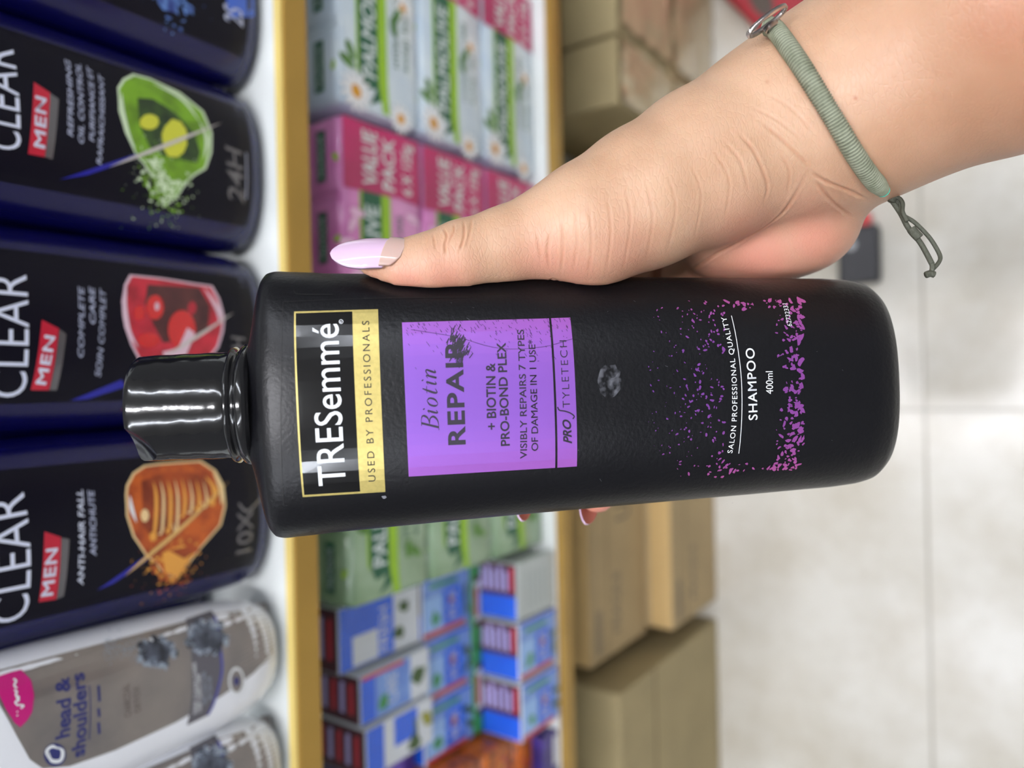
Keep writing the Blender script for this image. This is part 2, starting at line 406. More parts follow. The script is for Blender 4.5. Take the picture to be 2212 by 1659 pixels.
    def pen(x0, pts, ws):
        P = smooth_path([np.array([x0+x+.30*y*hc/adv, y, w]) for (x, y), w in zip(pts, ws)], 5); P = P if len(pts) > 2 else P
        V, Fc = [], []
        for i, q in enumerate(P):
            a = P[max(i-1, 0)]; b = P[min(i+1, len(P)-1)]; tt = np.array([(b-a)[0]*adv, (b-a)[1]*hc]); tt /= np.linalg.norm(tt)+1e-12; nn = np.array([-tt[1], tt[0]])*q[2]*hc/2
            c = np.array([q[0]*adv, q[1]*hc])
            for g in (c+nn, c-nn): V.append(tuple(o0+ux*g[0]+uy*g[1]))
            if i: Fc.append((2*i-2, 2*i-1, 2*i+1, 2*i))
        d.raw(V, Fc, ink, 1, None)
    hn, th = .035, .125
    pen(0, [(.14, 0), (.14, .5), (.14, 1)], [th]*3); pen(0, [(.0, 1), (.30, 1), (.50, .93), (.54, .77), (.44, .60), (.20, .53)], [hn, hn, .08, th, .07, hn]); pen(0, [(.20, .53), (.48, .48), (.62, .28), (.50, .07), (.26, 0), (0, 0)], [hn, .07, th, .08, hn, hn])
    def ii(x): pen(x, [(.0, .50), (.08, .60), (.12, .60)], [hn]*3); pen(x, [(.12, .60), (.10, .3), (.12, .04), (.24, .10)], [.09, th, .08, hn]); pen(x, [(.12, .80), (.14, .82), (.16, .84)], [.10, .13, .10])
    ii(.74); ii(2.18)
    pen(1.14, [(.20, .62), (.04, .46), (.04, .16), (.18, 0), (.36, .16), (.36, .46), (.20, .62)], [hn, .10, .11, hn, .11, .10, hn])
    pen(1.72, [(.18, .85), (.14, .5), (.12, .14), (.18, .01), (.34, .10)], [.06, th, th, .07, hn]); pen(1.72, [(.0, .6), (.18, .61), (.36, .6)], [hn]*3)
    pen(2.50, [(.0, .5), (.07, .6), (.12, .58)], [hn]*3); pen(2.50, [(.12, .6), (.12, .3), (.12, 0)], [.08, th, th]); pen(2.50, [(.12, .38), (.26, .58), (.40, .56), (.38, .28), (.38, .05), (.50, .10)], [hn, .06, .09, th, .09, hn])
    d.text('REPAIR', (1004.5, 960), (996.5, 733), 36.5, ink, 1, bold=.028, space=1.12)
    d.text('+ BIOTIN &', (1071.6, 928), (1068.7, 784), 20, ink, 1, bold=.02)
    d.text('PRO-BOND PLEX', (1100.6, 962.6), (1091.5, 740), 19, ink, 1, bold=.02)
    d.text('VISIBLY REPAIRS 7 TYPES', (1137.8, 990.5), (1131, 712), 14.5, ink, 1, bold=.012)
    d.text('OF DAMAGE IN 1 USE*', (1162, 973.5), (1155, 734), 14, ink, 1, bold=.012)
    d.text('PRO', (1234.5, 958), (1232, 905), 18, ink, 1, bold=.03, shear=.35)
    d.text('TYLETECH', (1231, 880), (1223.5, 735), 15.5, ink, 1, bold=-.006, space=1.25)
    d.stroke([(1204, 879), (1208, 886), (1219, 888), (1231, 892), (1240, 899), (1237, 905)], .00035, ink, 1, True)
    rg = random.Random(4)
    for k in range(150):                      # scuffed patch over the last letter
        a = rg.gauss(0, 1); bb = rg.gauss(0, 1)
        cx, cy = 990+9*a+4*bb, 752+15*bb
        d.stroke([(cx-3, cy+5), (cx+rg.uniform(-2, 5), cy-6)], .00022, ink, 2, True)
    for k in range(170):                      # small wear marks near the right edge
        cx, cy = rg.uniform(880, 1235), 690+abs(rg.gauss(0, 34))
        L_ = rg.uniform(2, 7); d.stroke([(cx, cy), (cx-L_*.7, cy-L_)], .0001, ink, 2, True)
    d.stroke([(888, 712), (985, 728), (1055, 748), (1110, 754), (1180, 748), (1236, 732)], .0001, ink, 2, True)
    d.build('product_label', t)
    # lower print and speckles, same iridescent ink
    sp = bpy.data.materials.new('purple_speckle_ink'); sp.use_nodes = True; nt = sp.node_tree; b = nt.nodes['Principled BSDF']
    lw = nt.nodes.new('ShaderNodeLayerWeight'); lw.inputs[0].default_value = .5; r = nt.nodes.new('ShaderNodeValToRGB'); nt.links.new(lw.outputs['Facing'], r.inputs[0]); e = r.color_ramp.elements
    e[0].position = .01; e[0].color = (*s2l((98, 58, 152)), 1); e[1].position = .30; e[1].color = (*s2l((180, 88, 156)), 1)
    nt.links.new(r.outputs[0], b.inputs['Base Color']); b.inputs['Metallic'].default_value = .35; b.inputs['Roughness'].default_value = .4
    d = Decal(S)
    d.text('SALON PROFESSIONAL QUALITY', (1580.7, 979), (1567, 684), 11, wh, 2, pm=(1591, 833), bold=.006, space=1.15)
    d.stroke([(1595, 979.6), (1601.5, 840), (1592.5, 750), (1579, 682)], .00022, wh, 2, True)
    d.text('SHAMPOO', (1635, 906.6), (1627.7, 752), 18.5, wh, 2, bold=.012, space=1.12)
    d.text('400ml', (1669, 851), (1668, 802), 15, wh, 2, bold=0)
    d.text('62732331', (1709.5, 704.8), (1699, 656), 10, wh, 3)
    for k in range(230):
        x = 1400+165*rg.random()**.75; y = rg.uniform(648, 1032)
        r0 = rg.uniform(.00010, .00038)*(.5+.7*(x-1400)/165)
        u, v = S.uv(x, y+(1560-x)*.02); d.blob(u, v, r0, r0*rg.uniform(1, 2.2), sp, 0, rg, 7)
    for k in range(215):
        y = rg.uniform(645, 1015); x = 1735-abs(rg.gauss(0, 26)) - (4 if y < 700 else 0) - (10 if y > 960 else 0)
        if x < 1672 or (784 < y < 870 and x < 1690) or (650 < y < 712 and 1690 < x < 1712 and False): continue
        r0 = rg.uniform(.00018, .00062)*(.55+.6*(x-1670)/65); u, v = S.uv(x, y); d.blob(u, v, r0, r0*rg.uniform(1, 2.4), sp, 0, rg, 8, .4)
    for k in range(60):
        s_ = rg.random() < .5; y = rg.uniform(648, 668) if s_ else rg.uniform(998, 1018); x = rg.uniform(1560, 1700)
        r0 = rg.uniform(.00015, .00050); u, v = S.uv(x, y+(0 if s_ else (1700-x)*.02)); d.blob(u, v, r0, r0*rg.uniform(1, 2.2), sp, 0, rg, 8, .4)
    d.build('lower_print', t)
    # dried smear and scuffs
    sm = bpy.data.materials.new('dried_smear'); sm.use_nodes = True; nt = sm.node_tree; b = nt.nodes['Principled BSDF']; b.inputs['Base Color'].default_value = (.25, .26, .3, 1); b.inputs['Roughness'].default_value = .7
    tc = nt.nodes.new('ShaderNodeTexCoord'); n = nt.nodes.new('ShaderNodeTexNoise'); n.inputs['Scale'].default_value = 420; n.inputs['Detail'].default_value = 6; nt.links.new(tc.outputs['Object'], n.inputs['Vector'])
    r = nt.nodes.new('ShaderNodeMapRange'); r.inputs[1].default_value = .44; r.inputs[2].default_value = .95; nt.links.new(n.outputs['Fac'], r.inputs[0]); nt.links.new(r.outputs[0], b.inputs['Alpha'])
    d = Decal(S)
    d.ell(1316, 822, 26, 36, sm, 0, 24, .12, rg)
    d.stroke([(1300, 790), (1322, 818), (1340, 800)], .0002, sm, 1, True, True); d.build('smear', t); d = Decal(S)
    sc = mat('pale_scuff', (120, 122, 130), .6)
    for k in range(60):
        x, y = rg.uniform(600, 1850), rg.uniform(640, 1090); L_ = rg.uniform(1, 8)
        if 630 < x < 840 or 865 < x < 1250 and rg.random() < .8: continue
        d.stroke([(x, y), (x+rg.uniform(-L_, L_), y+rg.uniform(-L_, L_))], .00006, sc, 0, True)
    d.ell(829, 1074, 5, 4, sc, 0, 9, .4, rg)
    tag(d.build('scuff_marks', t), kind='stuff')
    return F
HF = build_held_bottle()
# ------------------------------------------------------------------ navy bottles on the upper shelf
def cpx(px, py, sc, ox=0, oy=0): return (px/sc+ox, py/sc+oy)
def Z1(*P): return [(x/2.962, y/2.962) for x, y in P]
def Z2(*P): return [(x/3.318, y/3.318+500) for x, y in P]
def Z3(*P): return [(x/3.352, y/3.352+950) for x, y in P]
def Z4(*P): return [(x/3.352, y/3.352+1200) for x, y in P]
NAVY_BODY = None
NB_Y = .3175+.024                             # bottle centre line
def navy_rings():
    a, b, n = .0424, .0245, 2.4
    r = [(0, .031, .014, n), (.0006, .034, .0165, n), (.0025, .0370, .0195, n), (.006, .0396, .0222, n), (.011, .0411, .0236, n), (.018, .0420, .0243, n), (.03, a, b, n),
         (.10, a, b, n), (.15, .0405, .0243, n), (.165, .038, .0230, n), (.174, .031, .0205, n), (.179, .020, .0170, 2.2), (.181, .0150, .0140, 2)]
    out = []
    for i in range(len(r)-1):
        for k in range(4): w = k/4; out.append(tuple(r[i][j]*(1-w)+r[i+1][j]*w for j in range(4)))
    out.append(r[-1]); R = np.array(out)
    for _ in range(2): R[1:-1, 1:3] = (R[:-2, 1:3]+2*R[1:-1, 1:3]+R[2:, 1:3])/4
    return [tuple(q) for q in R]
def build_navy():
    body_m = mat('navy_gloss_plastic', (8, 8, 66), .2, spec=.5)
    panel = mat('label_dark', (4, 3, 20), .42, spec=.22); white = mat('print_cool_white', (214, 220, 240), .4)
    red = mat('badge_red', (186, 24, 52), .35); grey = mat('badge_grey', (110, 108, 112), .25, metal=.5)
    soft = mat('print_soft_white', (176, 182, 208), .45); slash = mat('slash_silver', (196, 190, 186), .3); bl = mat('slash_blue', (24, 28, 150), .3)
    V, Fc, F = super_body(navy_rings(), 96); capm = mat('navy_cap', (10, 10, 40), .2, coat=.3)
    spec = [('blue splash', .1975, 'dark navy shampoo bottle with blue splash print, in the top-left corner of the photo'),
            ('lime', .1120, 'dark navy shampoo bottle with a lime green fruit and splash on its label'),
            ('red', .0265, 'dark navy shampoo bottle with red berry drop print, behind the black cap'),
            ('honey', -.0585, 'dark navy shampoo bottle with amber honey drop print')]
    proto = None
    for key, X, lb in spec:
        M = loc(X, NB_Y, ZS1+.0002)
        t = thing('shampoo_bottle', lb, 'bottle', M, 'dark navy shampoo bottles on the upper shelf')
        if proto is None: b0 = proto = mesh_obj('bottle_body', V, Fc, body_m, t)
        else: b0 = proto.copy(); COL.objects.link(b0); b0.parent = t
        v, f = lathe([(.0148, .180), (.0165, .182), (.0168, .206), (.015, .209), (.001, .2095)], 40); mesh_obj('cap', v, f, capm, t)
        S = Surf(M, F); d = Decal(S); rg = random.Random(7)
        # dark centre panel of the label
        d.poly([(-.030, .010), (.030, .010), (.030, .150), (-.030, .150)], panel, -1)
        if key == 'lime':
            d.text('CLEAR', (43, 330), (28, 108), 74, white, 3, bold=-.004, pm=(42, 225))
            d.poly(Z1((215, 525), (320, 595), (285, 1005), (178, 985)), red, 1, True); d.poly(Z1((318, 597), (375, 635), (335, 1020), (285, 1005)), grey, 1, True)
            d.text('MEN', (96, 321), (99, 214), 22, white, 2, bold=.022, space=1.1)
            for s_, p0, p1, h in (('REFRESHING', (157, 296), (150, 131), 11), ('OIL CONTROL', (180, 311), (173, 139), 11), ('PURIFIANCE ET', (203, 307), (197, 146), 10), ('RAFRAICHISSANT', (218, 357), (222, 163), 10)):
                d.text(s_, p0, p1, h, soft, 2, shear=.2, bold=.01)
            out = [(253, 189), (265, 170), (287, 159), (324, 169), (388, 199), (439, 240), (458, 287), (457, 330), (445, 365), (420, 380), (400, 400), (384, 424), (370, 433), (352, 418), (330, 385), (310, 355), (294, 338), (270, 287), (256, 240)]
            A = [mat('lime_rim', (206, 226, 190), .3, coat=.4), mat('lime_green', (118, 168, 30), .35, var=.45, vscale=110), mat('lime_dark', (52, 82, 30), .4, rgb2=(24, 44, 26), vscale=130), mat('lime_yellow', (206, 208, 60), .35)]
            d.poly(out, A[0], 0, True); c = (350, 290)
            d.poly([(c[0]+(x-c[0])*.95, c[1]+(y-c[1])*.96) for x, y in out], A[1], 1, True)
            d.poly([(296, 212), (330, 214), (378, 244), (420, 290), (432, 330), (425, 352), (385, 345), (345, 335), (322, 316), (300, 270)], A[2], 2, True)
            d.ell(322, 264, 21, 17, A[3], 3, rough=.08); d.ell(376, 300, 27, 41, A[3], 3, rough=.06)
            d.stroke([(262, 200), (264, 240), (276, 290), (292, 322)], .0022, A[0], 3, True, True); d.stroke([(330, 180), (390, 212), (430, 262)], .002, A[0], 2, True, True)
            d.stroke([(430, 262), (446, 300), (440, 345)], .002, A[0], 2, True, True); d.poly([(318, 345), (350, 345), (392, 395), (368, 428)], A[0], 2, True); d.poly([(345, 352), (392, 345), (398, 380), (370, 392)], A[1], 3, True)
            ctr, sc_, cols = (355, 395), 42, (A[1], A[0])
            d.poly(Z1((380, 1150), (870, 985), (900, 1000), (560, 1120)), bl, 1, True)
            d.stroke([(235, 361), (352, 316), (476, 266)], .0017, slash, 5, True, True, 10)
            d.text('24H', (526, 441), (520, 321), 34, grey, 2, bold=.01, shear=.15); d.stroke([(531, 430), (531, 330)], .0006, soft, 2, True)
        elif key == 'red':
            d.text('CLEAR', (52, 858), (56, 594), 78, white, 3, bold=-.004, pm=(62, 726))
            d.poly([(90, 691), (127, 710), (105, 843), (66, 843)], red, 1, True); d.poly([(128, 711), (143, 722), (122, 843), (106, 843)], grey, 1, True)
            d.text('MEN', (98, 831), (118, 728), 22, white, 2, bold=.022, space=1.1)
            for s_, p0, p1, h in (('COMPLETE', (179, 772), (180, 620), 12), ('CARE', (205, 700), (203, 620), 12), ('SOIN COMPLET', (216, 814), (227, 625), 12)):
                d.text(s_, p0, p1, h, soft, 2, shear=.2, bold=.01)
            out = [(262, 651), (268, 615), (280, 593), (347, 600), (422, 612), (458, 617), (474, 645), (485, 687), (482, 717), (472, 750), (440, 790), (400, 820), (345, 830), (310, 800), (282, 745), (268, 705)]
            A = [mat('berry_rim', (222, 190, 206), .3, coat=.4), mat('berry_red', (198, 40, 60), .35, var=.4, vscale=120), mat('berry_dark', (90, 44, 44), .4, rgb2=(66, 30, 34), vscale=90), mat('berry_bright', (204, 26, 30), .22, coat=.4)]
            d.poly(out, A[0], 0, True); c = (375, 700)
            d.poly([(c[0]+(x-c[0])*.95, c[1]+(y-c[1])*.96) for x, y in out], A[1], 1, True)
            d.poly([(318, 615), (430, 622), (452, 660), (448, 710), (400, 735), (352, 740), (330, 700), (312, 655)], A[2], 2, True)
            d.ell(334, 664, 19, 27, A[3], 3); d.ell(338, 662, 5, 9, A[0], 4); d.ell(392, 712, 30, 42, A[3], 3); d.ell(300, 676, 12, 16, A[3], 3); d.ell(414, 665, 9, 14, A[1], 3); d.ell(320, 735, 24, 16, A[3], 3)
            d.stroke([(272, 612), (268, 660), (276, 712), (298, 752)], .0024, A[0], 4, True, True); d.stroke([(440, 622), (470, 670), (474, 700)], .0026, A[0], 3, True, True)
            d.poly([(350, 760), (384, 752), (404, 708), (420, 720), (400, 770), (360, 790)], A[0], 4, True)
            ctr, sc_, cols = (360, 850), 40, (A[1], A[3])
            d.poly([(150, 866), (262, 820), (272, 835), (190, 862)], bl, 1, True)
            d.stroke([(345, 775), (420, 730), (502, 676)], .0016, slash, 5, True, True, 10)
            d.text('24H', (530, 800), (528, 725), 30, grey, 2, bold=.01, shear=.15)
        elif key == 'honey':
            d.text('CLEAR', (55, 1336), (50, 1062), 78, white, 3, bold=-.004, pm=(66, 1200))
            d.poly(Z3((320, 665), (440, 705), (405, 1155), (278, 1175)), red, 1, True); d.poly(Z3((443, 708), (500, 720), (460, 1130), (408, 1155)), grey, 1, True)
            d.text('MEN', Z3((378, 1122))[0], Z3((415, 785))[0], 24, white, 2, bold=.022, space=1.1)
            d.text('ANTI-HAIR FALL', Z3((600, 1050))[0], Z3((595, 360))[0], 13, white, 2, shear=.2, bold=.012)
            d.text('ANTICHUTE', Z3((695, 838))[0], Z3((675, 360))[0], 13, soft, 2, shear=.2, bold=.012)
            out = Z3((905, 400), (912, 330), (960, 240), (1040, 185), (1150, 170), (1300, 158), (1450, 148), (1560, 220), (1620, 330), (1634, 480), (1600, 620), (1530, 700), (1450, 790), (1350, 920), (1280, 1000), (1180, 975), (1130, 900), (1060, 850), (960, 700), (912, 550))
            A = [mat('honey_rim', (236, 206, 150), .3, coat=.4), mat('honey_amber', (196, 92, 26), .3, rgb2=(140, 48, 14), vscale=90), mat('honey_dark', (120, 42, 12), .3, rgb2=(176, 76, 26), vscale=70), mat('honey_gold', (228, 160, 66), .3)]
            d.poly(out, A[0], 0, True); c = Z3((1270, 520))[0]
            d.poly([(c[0]+(x-c[0])*.955, c[1]+(y-c[1])*.965) for x, y in out], A[1], 1, True)
            d.poly(Z3((1020, 300), (1200, 230), (1420, 240), (1540, 330), (1560, 400), (1330, 610), (1120, 740), (1030, 620)), A[2], 2, True)
            for k in range(9):
                x = 1095+k*52; d.stroke(Z3((x+10, 280+abs(k-4)*4), (x+34, 420), (x+22, 560-(k-3)*18 if k > 3 else 660), (x-10, 720-k*40)), .0013 if k % 2 else .0018, A[3] if k % 2 == 0 else A[0], 3, True, True)
            d.stroke(Z3((1540, 230), (1600, 350), (1600, 470)), .0028, A[0], 3, True, True); d.stroke(Z3((1480, 260), (1560, 380), (1500, 480)), .0022, A[3], 4, True, True)
            d.stroke(Z3((935, 400), (950, 500), (985, 600)), .0016, mat('print_white', (232, 236, 240), .4), 4, True, True); d.ell(*Z3((1045, 548))[0], 9, 14, A[0], 4); d.ell(*Z3((1105, 700))[0], 8, 10, A[3], 4)
            d.poly(Z3((1170, 820), (1320, 760), (1400, 810), (1290, 990), (1190, 960)), A[3], 3, True); d.poly(Z3((1220, 800), (1420, 760), (1430, 800), (1330, 860)), A[2], 4, True)
            ctr, sc_, cols = (374, 1215), 46, (A[1], A[3])
            d.poly(Z3((700, 1090), (1050, 840), (1080, 860), (820, 1040)), bl, 1, True)
            d.stroke(Z3((900, 985), (1070, 840), (1350, 600), (1650, 300)), .0018, mat('slash_gold', (220, 180, 110), .3), 5, True, True, 10)
            d.text('10X', (541, 1190), (545, 1100), 32, grey, 2, bold=.01); d.stroke([(515, 1088), (534, 1104), (563, 1076)], .0014, grey, 2, True)
        else:
            d.text('2S', (524, 60), (522, 20), 38, soft, 2, bold=.01, shear=.15)
            d.poly([(495, 40), (560, 44), (560, -40), (480, -40)], mat('panel_blue', (60, 100, 200), .3), 0, True)
            A = [mat('ice_blue', (90, 130, 196), .3, rgb2=(30, 50, 120), vscale=200)]; d.poly([(340, 6), (352, 22), (374, 26), (386, 33), (382, 14), (396, -20), (340, -20)], A[0], 0, True)
            ctr, sc_, cols = (388, 12), 26, (A[0], A[0])
        cu, cv = S.uv(*ctr)
        for k in range(330 if key != 'blue splash' else 60):   # splash droplets
            u = cu+rg.gauss(0, .0085); v = cv+rg.gauss(0, .0075); r0 = rg.uniform(.0002, .0012)*max(.22, 1-math.hypot(u-cu, v-cv)/.022)
            d.blob(u, v, r0, r0*rg.uniform(1, 2.6), rg.choice(cols), 2, rg, 8, .4)
        d.build('front_label', t)
    for k, X in enumerate((.238, .1545, .0692, -.016, -.1010)):  # back row added to make the gaps between the front bottles dark
        t = thing('shampoo_bottle', 'added dark navy back-row bottle darkening the gap %s' % ('beside the blue splash bottle', 'between blue splash and lime bottles', 'between lime and red berry bottles', 'between red berry and honey bottles', 'between honey and white bottles')[k], 'bottle', loc(X, NB_Y+.056, ZS1+.0002), 'dark navy bottles added in the back row to darken the gaps')
        b = proto.copy(); COL.objects.link(b); b.parent = t
build_navy()

# ------------------------------------------------------------------ white bottles
def build_white():
    n = 2.3; r = [(0, .010, .006, n), (.0008, .014, .009, n), (.003, .0185, .0125, n), (.007, .0222, .0165, n), (.013, .0255, .0195, n), (.022, .0280, .0215, n), (.035, .0298, .0225, n), (.07, .0318, .023, n),
             (.11, .0330, .023, n), (.135, .0325, .0225, n), (.150, .029, .021, n), (.160, .022, .0185, n), (.166, .017, .016, n)]
    out = []
    for i in range(len(r)-1):
        for k in range(4): w = k/4; out.append(tuple(r[i][j]*(1-w)+r[i+1][j]*w for j in range(4)))
    out.append(r[-1]); R = np.array(out)
    for _ in range(2): R[1:-1, 1:3] = (R[:-2, 1:3]+2*R[1:-1, 1:3]+R[2:, 1:3])/4
    V, Fc, F = super_body([tuple(q) for q in R], 96)
    wm = mat('white_gloss_plastic', (238, 241, 248), .22, coat=.3); sil = mat('label_silver', (150, 142, 138), .28, metal=.55, rgb2=(126, 122, 122), vscale=26)
    blue = mat('print_navy', (40, 46, 110), .4); brn = mat('print_taupe', (104, 92, 88), .4); dk = mat('charcoal', (40, 44, 54), .5, rgb2=(96, 104, 120), vscale=160); lt = mat('charcoal_light', (150, 162, 178), .5)
    band = mat('band_grey', (92, 90, 98), .35); pk = mat('sticker_magenta', (196, 20, 120), .35); wh = mat('print_white', (232, 236, 240), .4)
    M = loc(-.1325, .3285, ZS1); t = thing('shampoo_bottle', 'white shampoo bottle with silver label and magenta sticker, beside the navy bottles', 'bottle', M, 'white shampoo bottles on the upper shelf')
    mesh_obj('bottle_body', V, Fc, wm, t)
    v, f = lathe([(.0165, .165), (.0215, .167), (.0225, .19), (.021, .196), (.001, .197)], 40); mesh_obj('cap', v, f, wm, t)
    S = Surf(M, F); d = Decal(S); rg = random.Random(3)
    d.poly([(-40, 1456), (0, 1446), (100, 1420), (300, 1368), (450, 1328), (560, 1300), (588, 1302), (601, 1330), (601, 1370), (586, 1412), (545, 1456), (480, 1502), (380, 1560), (250, 1620), (150, 1655), (92, 1660), (64, 1640), (36, 1590), (0, 1525), (-40, 1455)], sil, 0, True)
    d.poly([(-14, 1466), (0, 1459), (20, 1452), (45, 1446), (66, 1468), (73, 1501), (69, 1537), (58, 1556), (43, 1571), (30, 1560), (12, 1532), (0, 1507)], pk, 2, True)
    for pl in ([(28, 1466), (34, 1470), (30, 1480), (36, 1486)], [(30, 1490), (36, 1494), (33, 1500), (40, 1506), (36, 1512)], [(34, 1504), (40, 1512), (32, 1516), (38, 1524)], [(40, 1522), (50, 1524), (44, 1530)], [(36, 1536), (37, 1538)], [(36, 1544), (37, 1546)]): d.stroke(pl, .0006, wh, 3, True)
    d.text('head &', (149, 1590), (147, 1460), 30, blue, 2, bold=.025); d.text('shoulders', (181, 1631), (179, 1451), 28, blue, 2, bold=.025, cap='l')
    d.ell(118, 1630, 24, 25, blue, 2); d.stroke([(104, 1622), (110, 1642), (130, 1642), (134, 1622), (122, 1612)], .0015, wh, 3, True, True); d.stroke([(104, 1640), (100, 1622), (112, 1612), (126, 1618)], .0013, wh, 3, True, True)
    d.stroke([(192, 1598), (192, 1480)], .0004, blue, 2, True)
    for y0, y1 in ((1585, 1560), (1548, 1530), (1515, 1480)): d.stroke([(214, y0), (212, y1)], .0010, blue, 2, True)
    d.text('CHARCOAL', (283, 1545), (278, 1475), 14, brn, 2); d.text('DETOX', (303, 1535), (300, 1480), 12, brn, 2)
    d.poly([(400, 1337), (456, 1318), (470, 1360), (479, 1409), (479, 1460), (462, 1520), (448, 1545), (403, 1567), (414, 1500), (414, 1450), (412, 1409), (404, 1370)], band, 1, True)
    d.stroke([(462, 1330), (476, 1400), (478, 1455), (460, 1520), (448, 1545)], .0012, mat('band_blue', (60, 66, 160), .35), 2, True)
    for x, y0, y1 in ((424, 1540, 1430), (434, 1535, 1455), (445, 1520, 1450), (457, 1510, 1460)): d.text('DEEP CLEAN CARE', (x, y0), (x-2, y1), 7, wh if x < 440 else lt, 2)
    for cx, cy, rr in ((337, 1409, 40), (447, 1376, 44)):
        for k in range(110):
            a = rg.uniform(0, 6.28); q = rr*math.sqrt(rg.random())*1.05; x, y = cx+q*math.cos(a), cy+q*math.sin(a)*.8; u, v = S.uv(x, y); r0 = rg.uniform(.0004, .0013)
            d.blob(u, v, r0, r0*1.3, lt if q > rr*.8 and rg.random() < .6 else dk, 3, rg, 8, .4)
        d.ell(cx, cy, rr*.8, rr*.66, dk, 2, 16, .15, rg)
    for k in range(130): u, v = S.uv(rg.uniform(225, 310), 1400+rg.gauss(0, 16)); d.blob(u, v, .0002, .0003, lt, 2, rg, 6)
    for k in range(13): a = k/12; d.stroke([(492, 1340+a*150), (545+10*math.sin(a*3), 1325+a*120), (594, 1318+a*82)], .00022, band, 1, True)
    d.ell(510, 1471, 17, 30, wh, 2); d.ell(510, 1471, 13, 24, sil, 3); d.ell(510, 1471, 6, 10, blue, 4); d.text('A', (596, 1350), (596, 1338), 12, blue, 2)
    d.build('front_label', t)
    c = copy_tree(t); c.location = (-.191, .3275, ZS1); c['label'] = 'white shampoo bottle with silver label, cropped at the bottom-left corner of the photo'
build_white()

# ------------------------------------------------------------------ soap multipacks on the lower shelf
def build_packs():
    W_, H_, DP = .1425, .0688, .085
    g1 = mat('print_deep_green', (20, 92, 62), .35); g2 = mat('print_lime', (150, 196, 30), .35); wh = mat('print_soft_white2', (214, 226, 224), .4); mag = mat('banner_magenta', (196, 34, 104), .3, rgb2=(170, 40, 90), vscale=24)
    kinds = {'white': dict(base=(222, 234, 238), alt=(196, 214, 230)), 'pink': dict(base=(226, 150, 204), alt=(206, 120, 182)), 'green': dict(base=(158, 184, 152), alt=(120, 150, 112))}
    leaf = mat('leaf_green', (88, 140, 50), .4, var=.4, vscale=200); pet = mat('petal_white', (240, 240, 240), .45); yel = mat('daisy_yellow', (214, 150, 24), .45)
    words = {'white': 'blue and white', 'pink': 'pink', 'green': 'pale green'}
    pos = {'white': ('top', 'middle', 'bottom')}
    for kind, x0 in (('white', .1640), ('pink', .0165), ('green', -.1290)):
        cm = mat('film_'+kind, kinds[kind]['base'], .22, rgb2=kinds[kind]['alt'], vscale=22, bump=.5, bscale=70, coat=.35); proto = None
        for lev in (0, 1, 2):
            M = loc(x0, .3215, ZS2+H_*lev+.0004)
            lb = '%s soap multipack, %s of its stack on the lower shelf' % (words[kind], ('lowest', 'middle one', 'topmost')[lev])
            if proto is not None: t = copy_tree(proto); t.matrix_world = M; tag(t, lb); continue
            t = proto = thing('soap_pack', lb, 'soap pack', M, words[kind]+' soap multipacks')
            bm = bmesh.new()
            for k in range(3): add_box(bm, k*W_/3+.0002, (k+1)*W_/3-.0002, .0005, DP, .0005, H_-.0005, .006, 3)
            add_box(bm, .001, W_-.001, 0, DP-.004, .001, H_-.003, .003, 3)
            o = bm_obj('film_wrapper', bm, cm, t); autosmooth(o, 40)
            d = Decal(Surf(M, -.0003)); H = H_
            def P(*pts): return list(pts)
            d.poly([(.016, H*.56), (.010, H*.60), (.0045, H*.66), (.010, H*.50), (.020, H*.53), (.1, H*.53), (.1, H*.76), (.024, H*.76), (.014, H*.70)], g1, 0)
            d.poly([(.003, H*.40), (.010, H*.41), (.022, H*.42), (.1, H*.42), (.1, H*.53), (.02, H*.53), (.010, H*.50), (.003, H*.48)], g2, 0)
            d.poly([(.020, H*.765), (.1, H*.765), (.1, H*.79), (.024, H*.79)], g2, 0)
            d.text('PALMOLIVE', (.022, H*.565), (.092, H*.565), H*.155, wh, 1, px=False, bold=.02)
            d.poly([(.099, H*.03), (.101, H*.3), (.099, H*.97), (W_-.002, H*.97), (W_-.002, H*.03)], mag, 1)
            for s_, v, h in (('VALUE', .58, .17), ('PACK', .36, .15), ('6 X 125g', .14, .12)): d.text(s_, (.104, H*v), (W_-.006, H*v), H*h, wh, 2, px=False, bold=.02)
            rg = random.Random(9)
            if kind == 'white':
                for (u, v, s) in ((.010, .80*H, 1), (.004, .26*H, .8), (.075, .2*H, .7)):
                    for k in range(13): a = 6.283*k/13; d.blob(u+.0075*s*math.cos(a), v+.0075*s*math.sin(a), .0055*s, .0016*s, pet, 1, rg, 9, .1, a)
                    d.ell  # centre
                    d.blob(u, v, .004*s, .004*s, yel, 2, rg, 12, .1)
                for u, v, a in ((.033, .86*H, .5), (.026, .90*H, 1.2), (.060, .33*H, .2), (.068, .28*H, 2.6)): d.blob(u, v, .0065, .0028, leaf, 1, rg, 10, .1, a)
            else:
                for k in range(9): d.blob(rg.uniform(.008, .09), rg.choice((.2, .88))*H+rg.uniform(-.006, .006), .006, .0026, leaf if kind == 'green' else mat('petal_pink', (236, 190, 220), .4), 1, rg, 10, .15)
            d.text('HYDRATING CARE', (.035, H*.27), (.090, H*.27), H*.07, g1, 2, px=False); d.text('soap bar', (.035, H*.15), (.075, H*.15), H*.07, g1, 2, px=False)
            d.build('front_print', t)
            d = Decal(Surf(M, None, top=H_-.0004))
            for k in range(3):
                u = (k+.5)*W_/3; d.poly([(u-.015, .012), (u+.015, .012), (u+.015, .020), (u-.015, .020)], g1, 0); d.text('PALMOLIVE', (u-.012, .014), (u+.012, .014), .004, wh, 1, px=False)
                d.blob(u-.002, .004, .003, .002, g2, 0, rg)
            d.build('top_print', t)
build_packs()

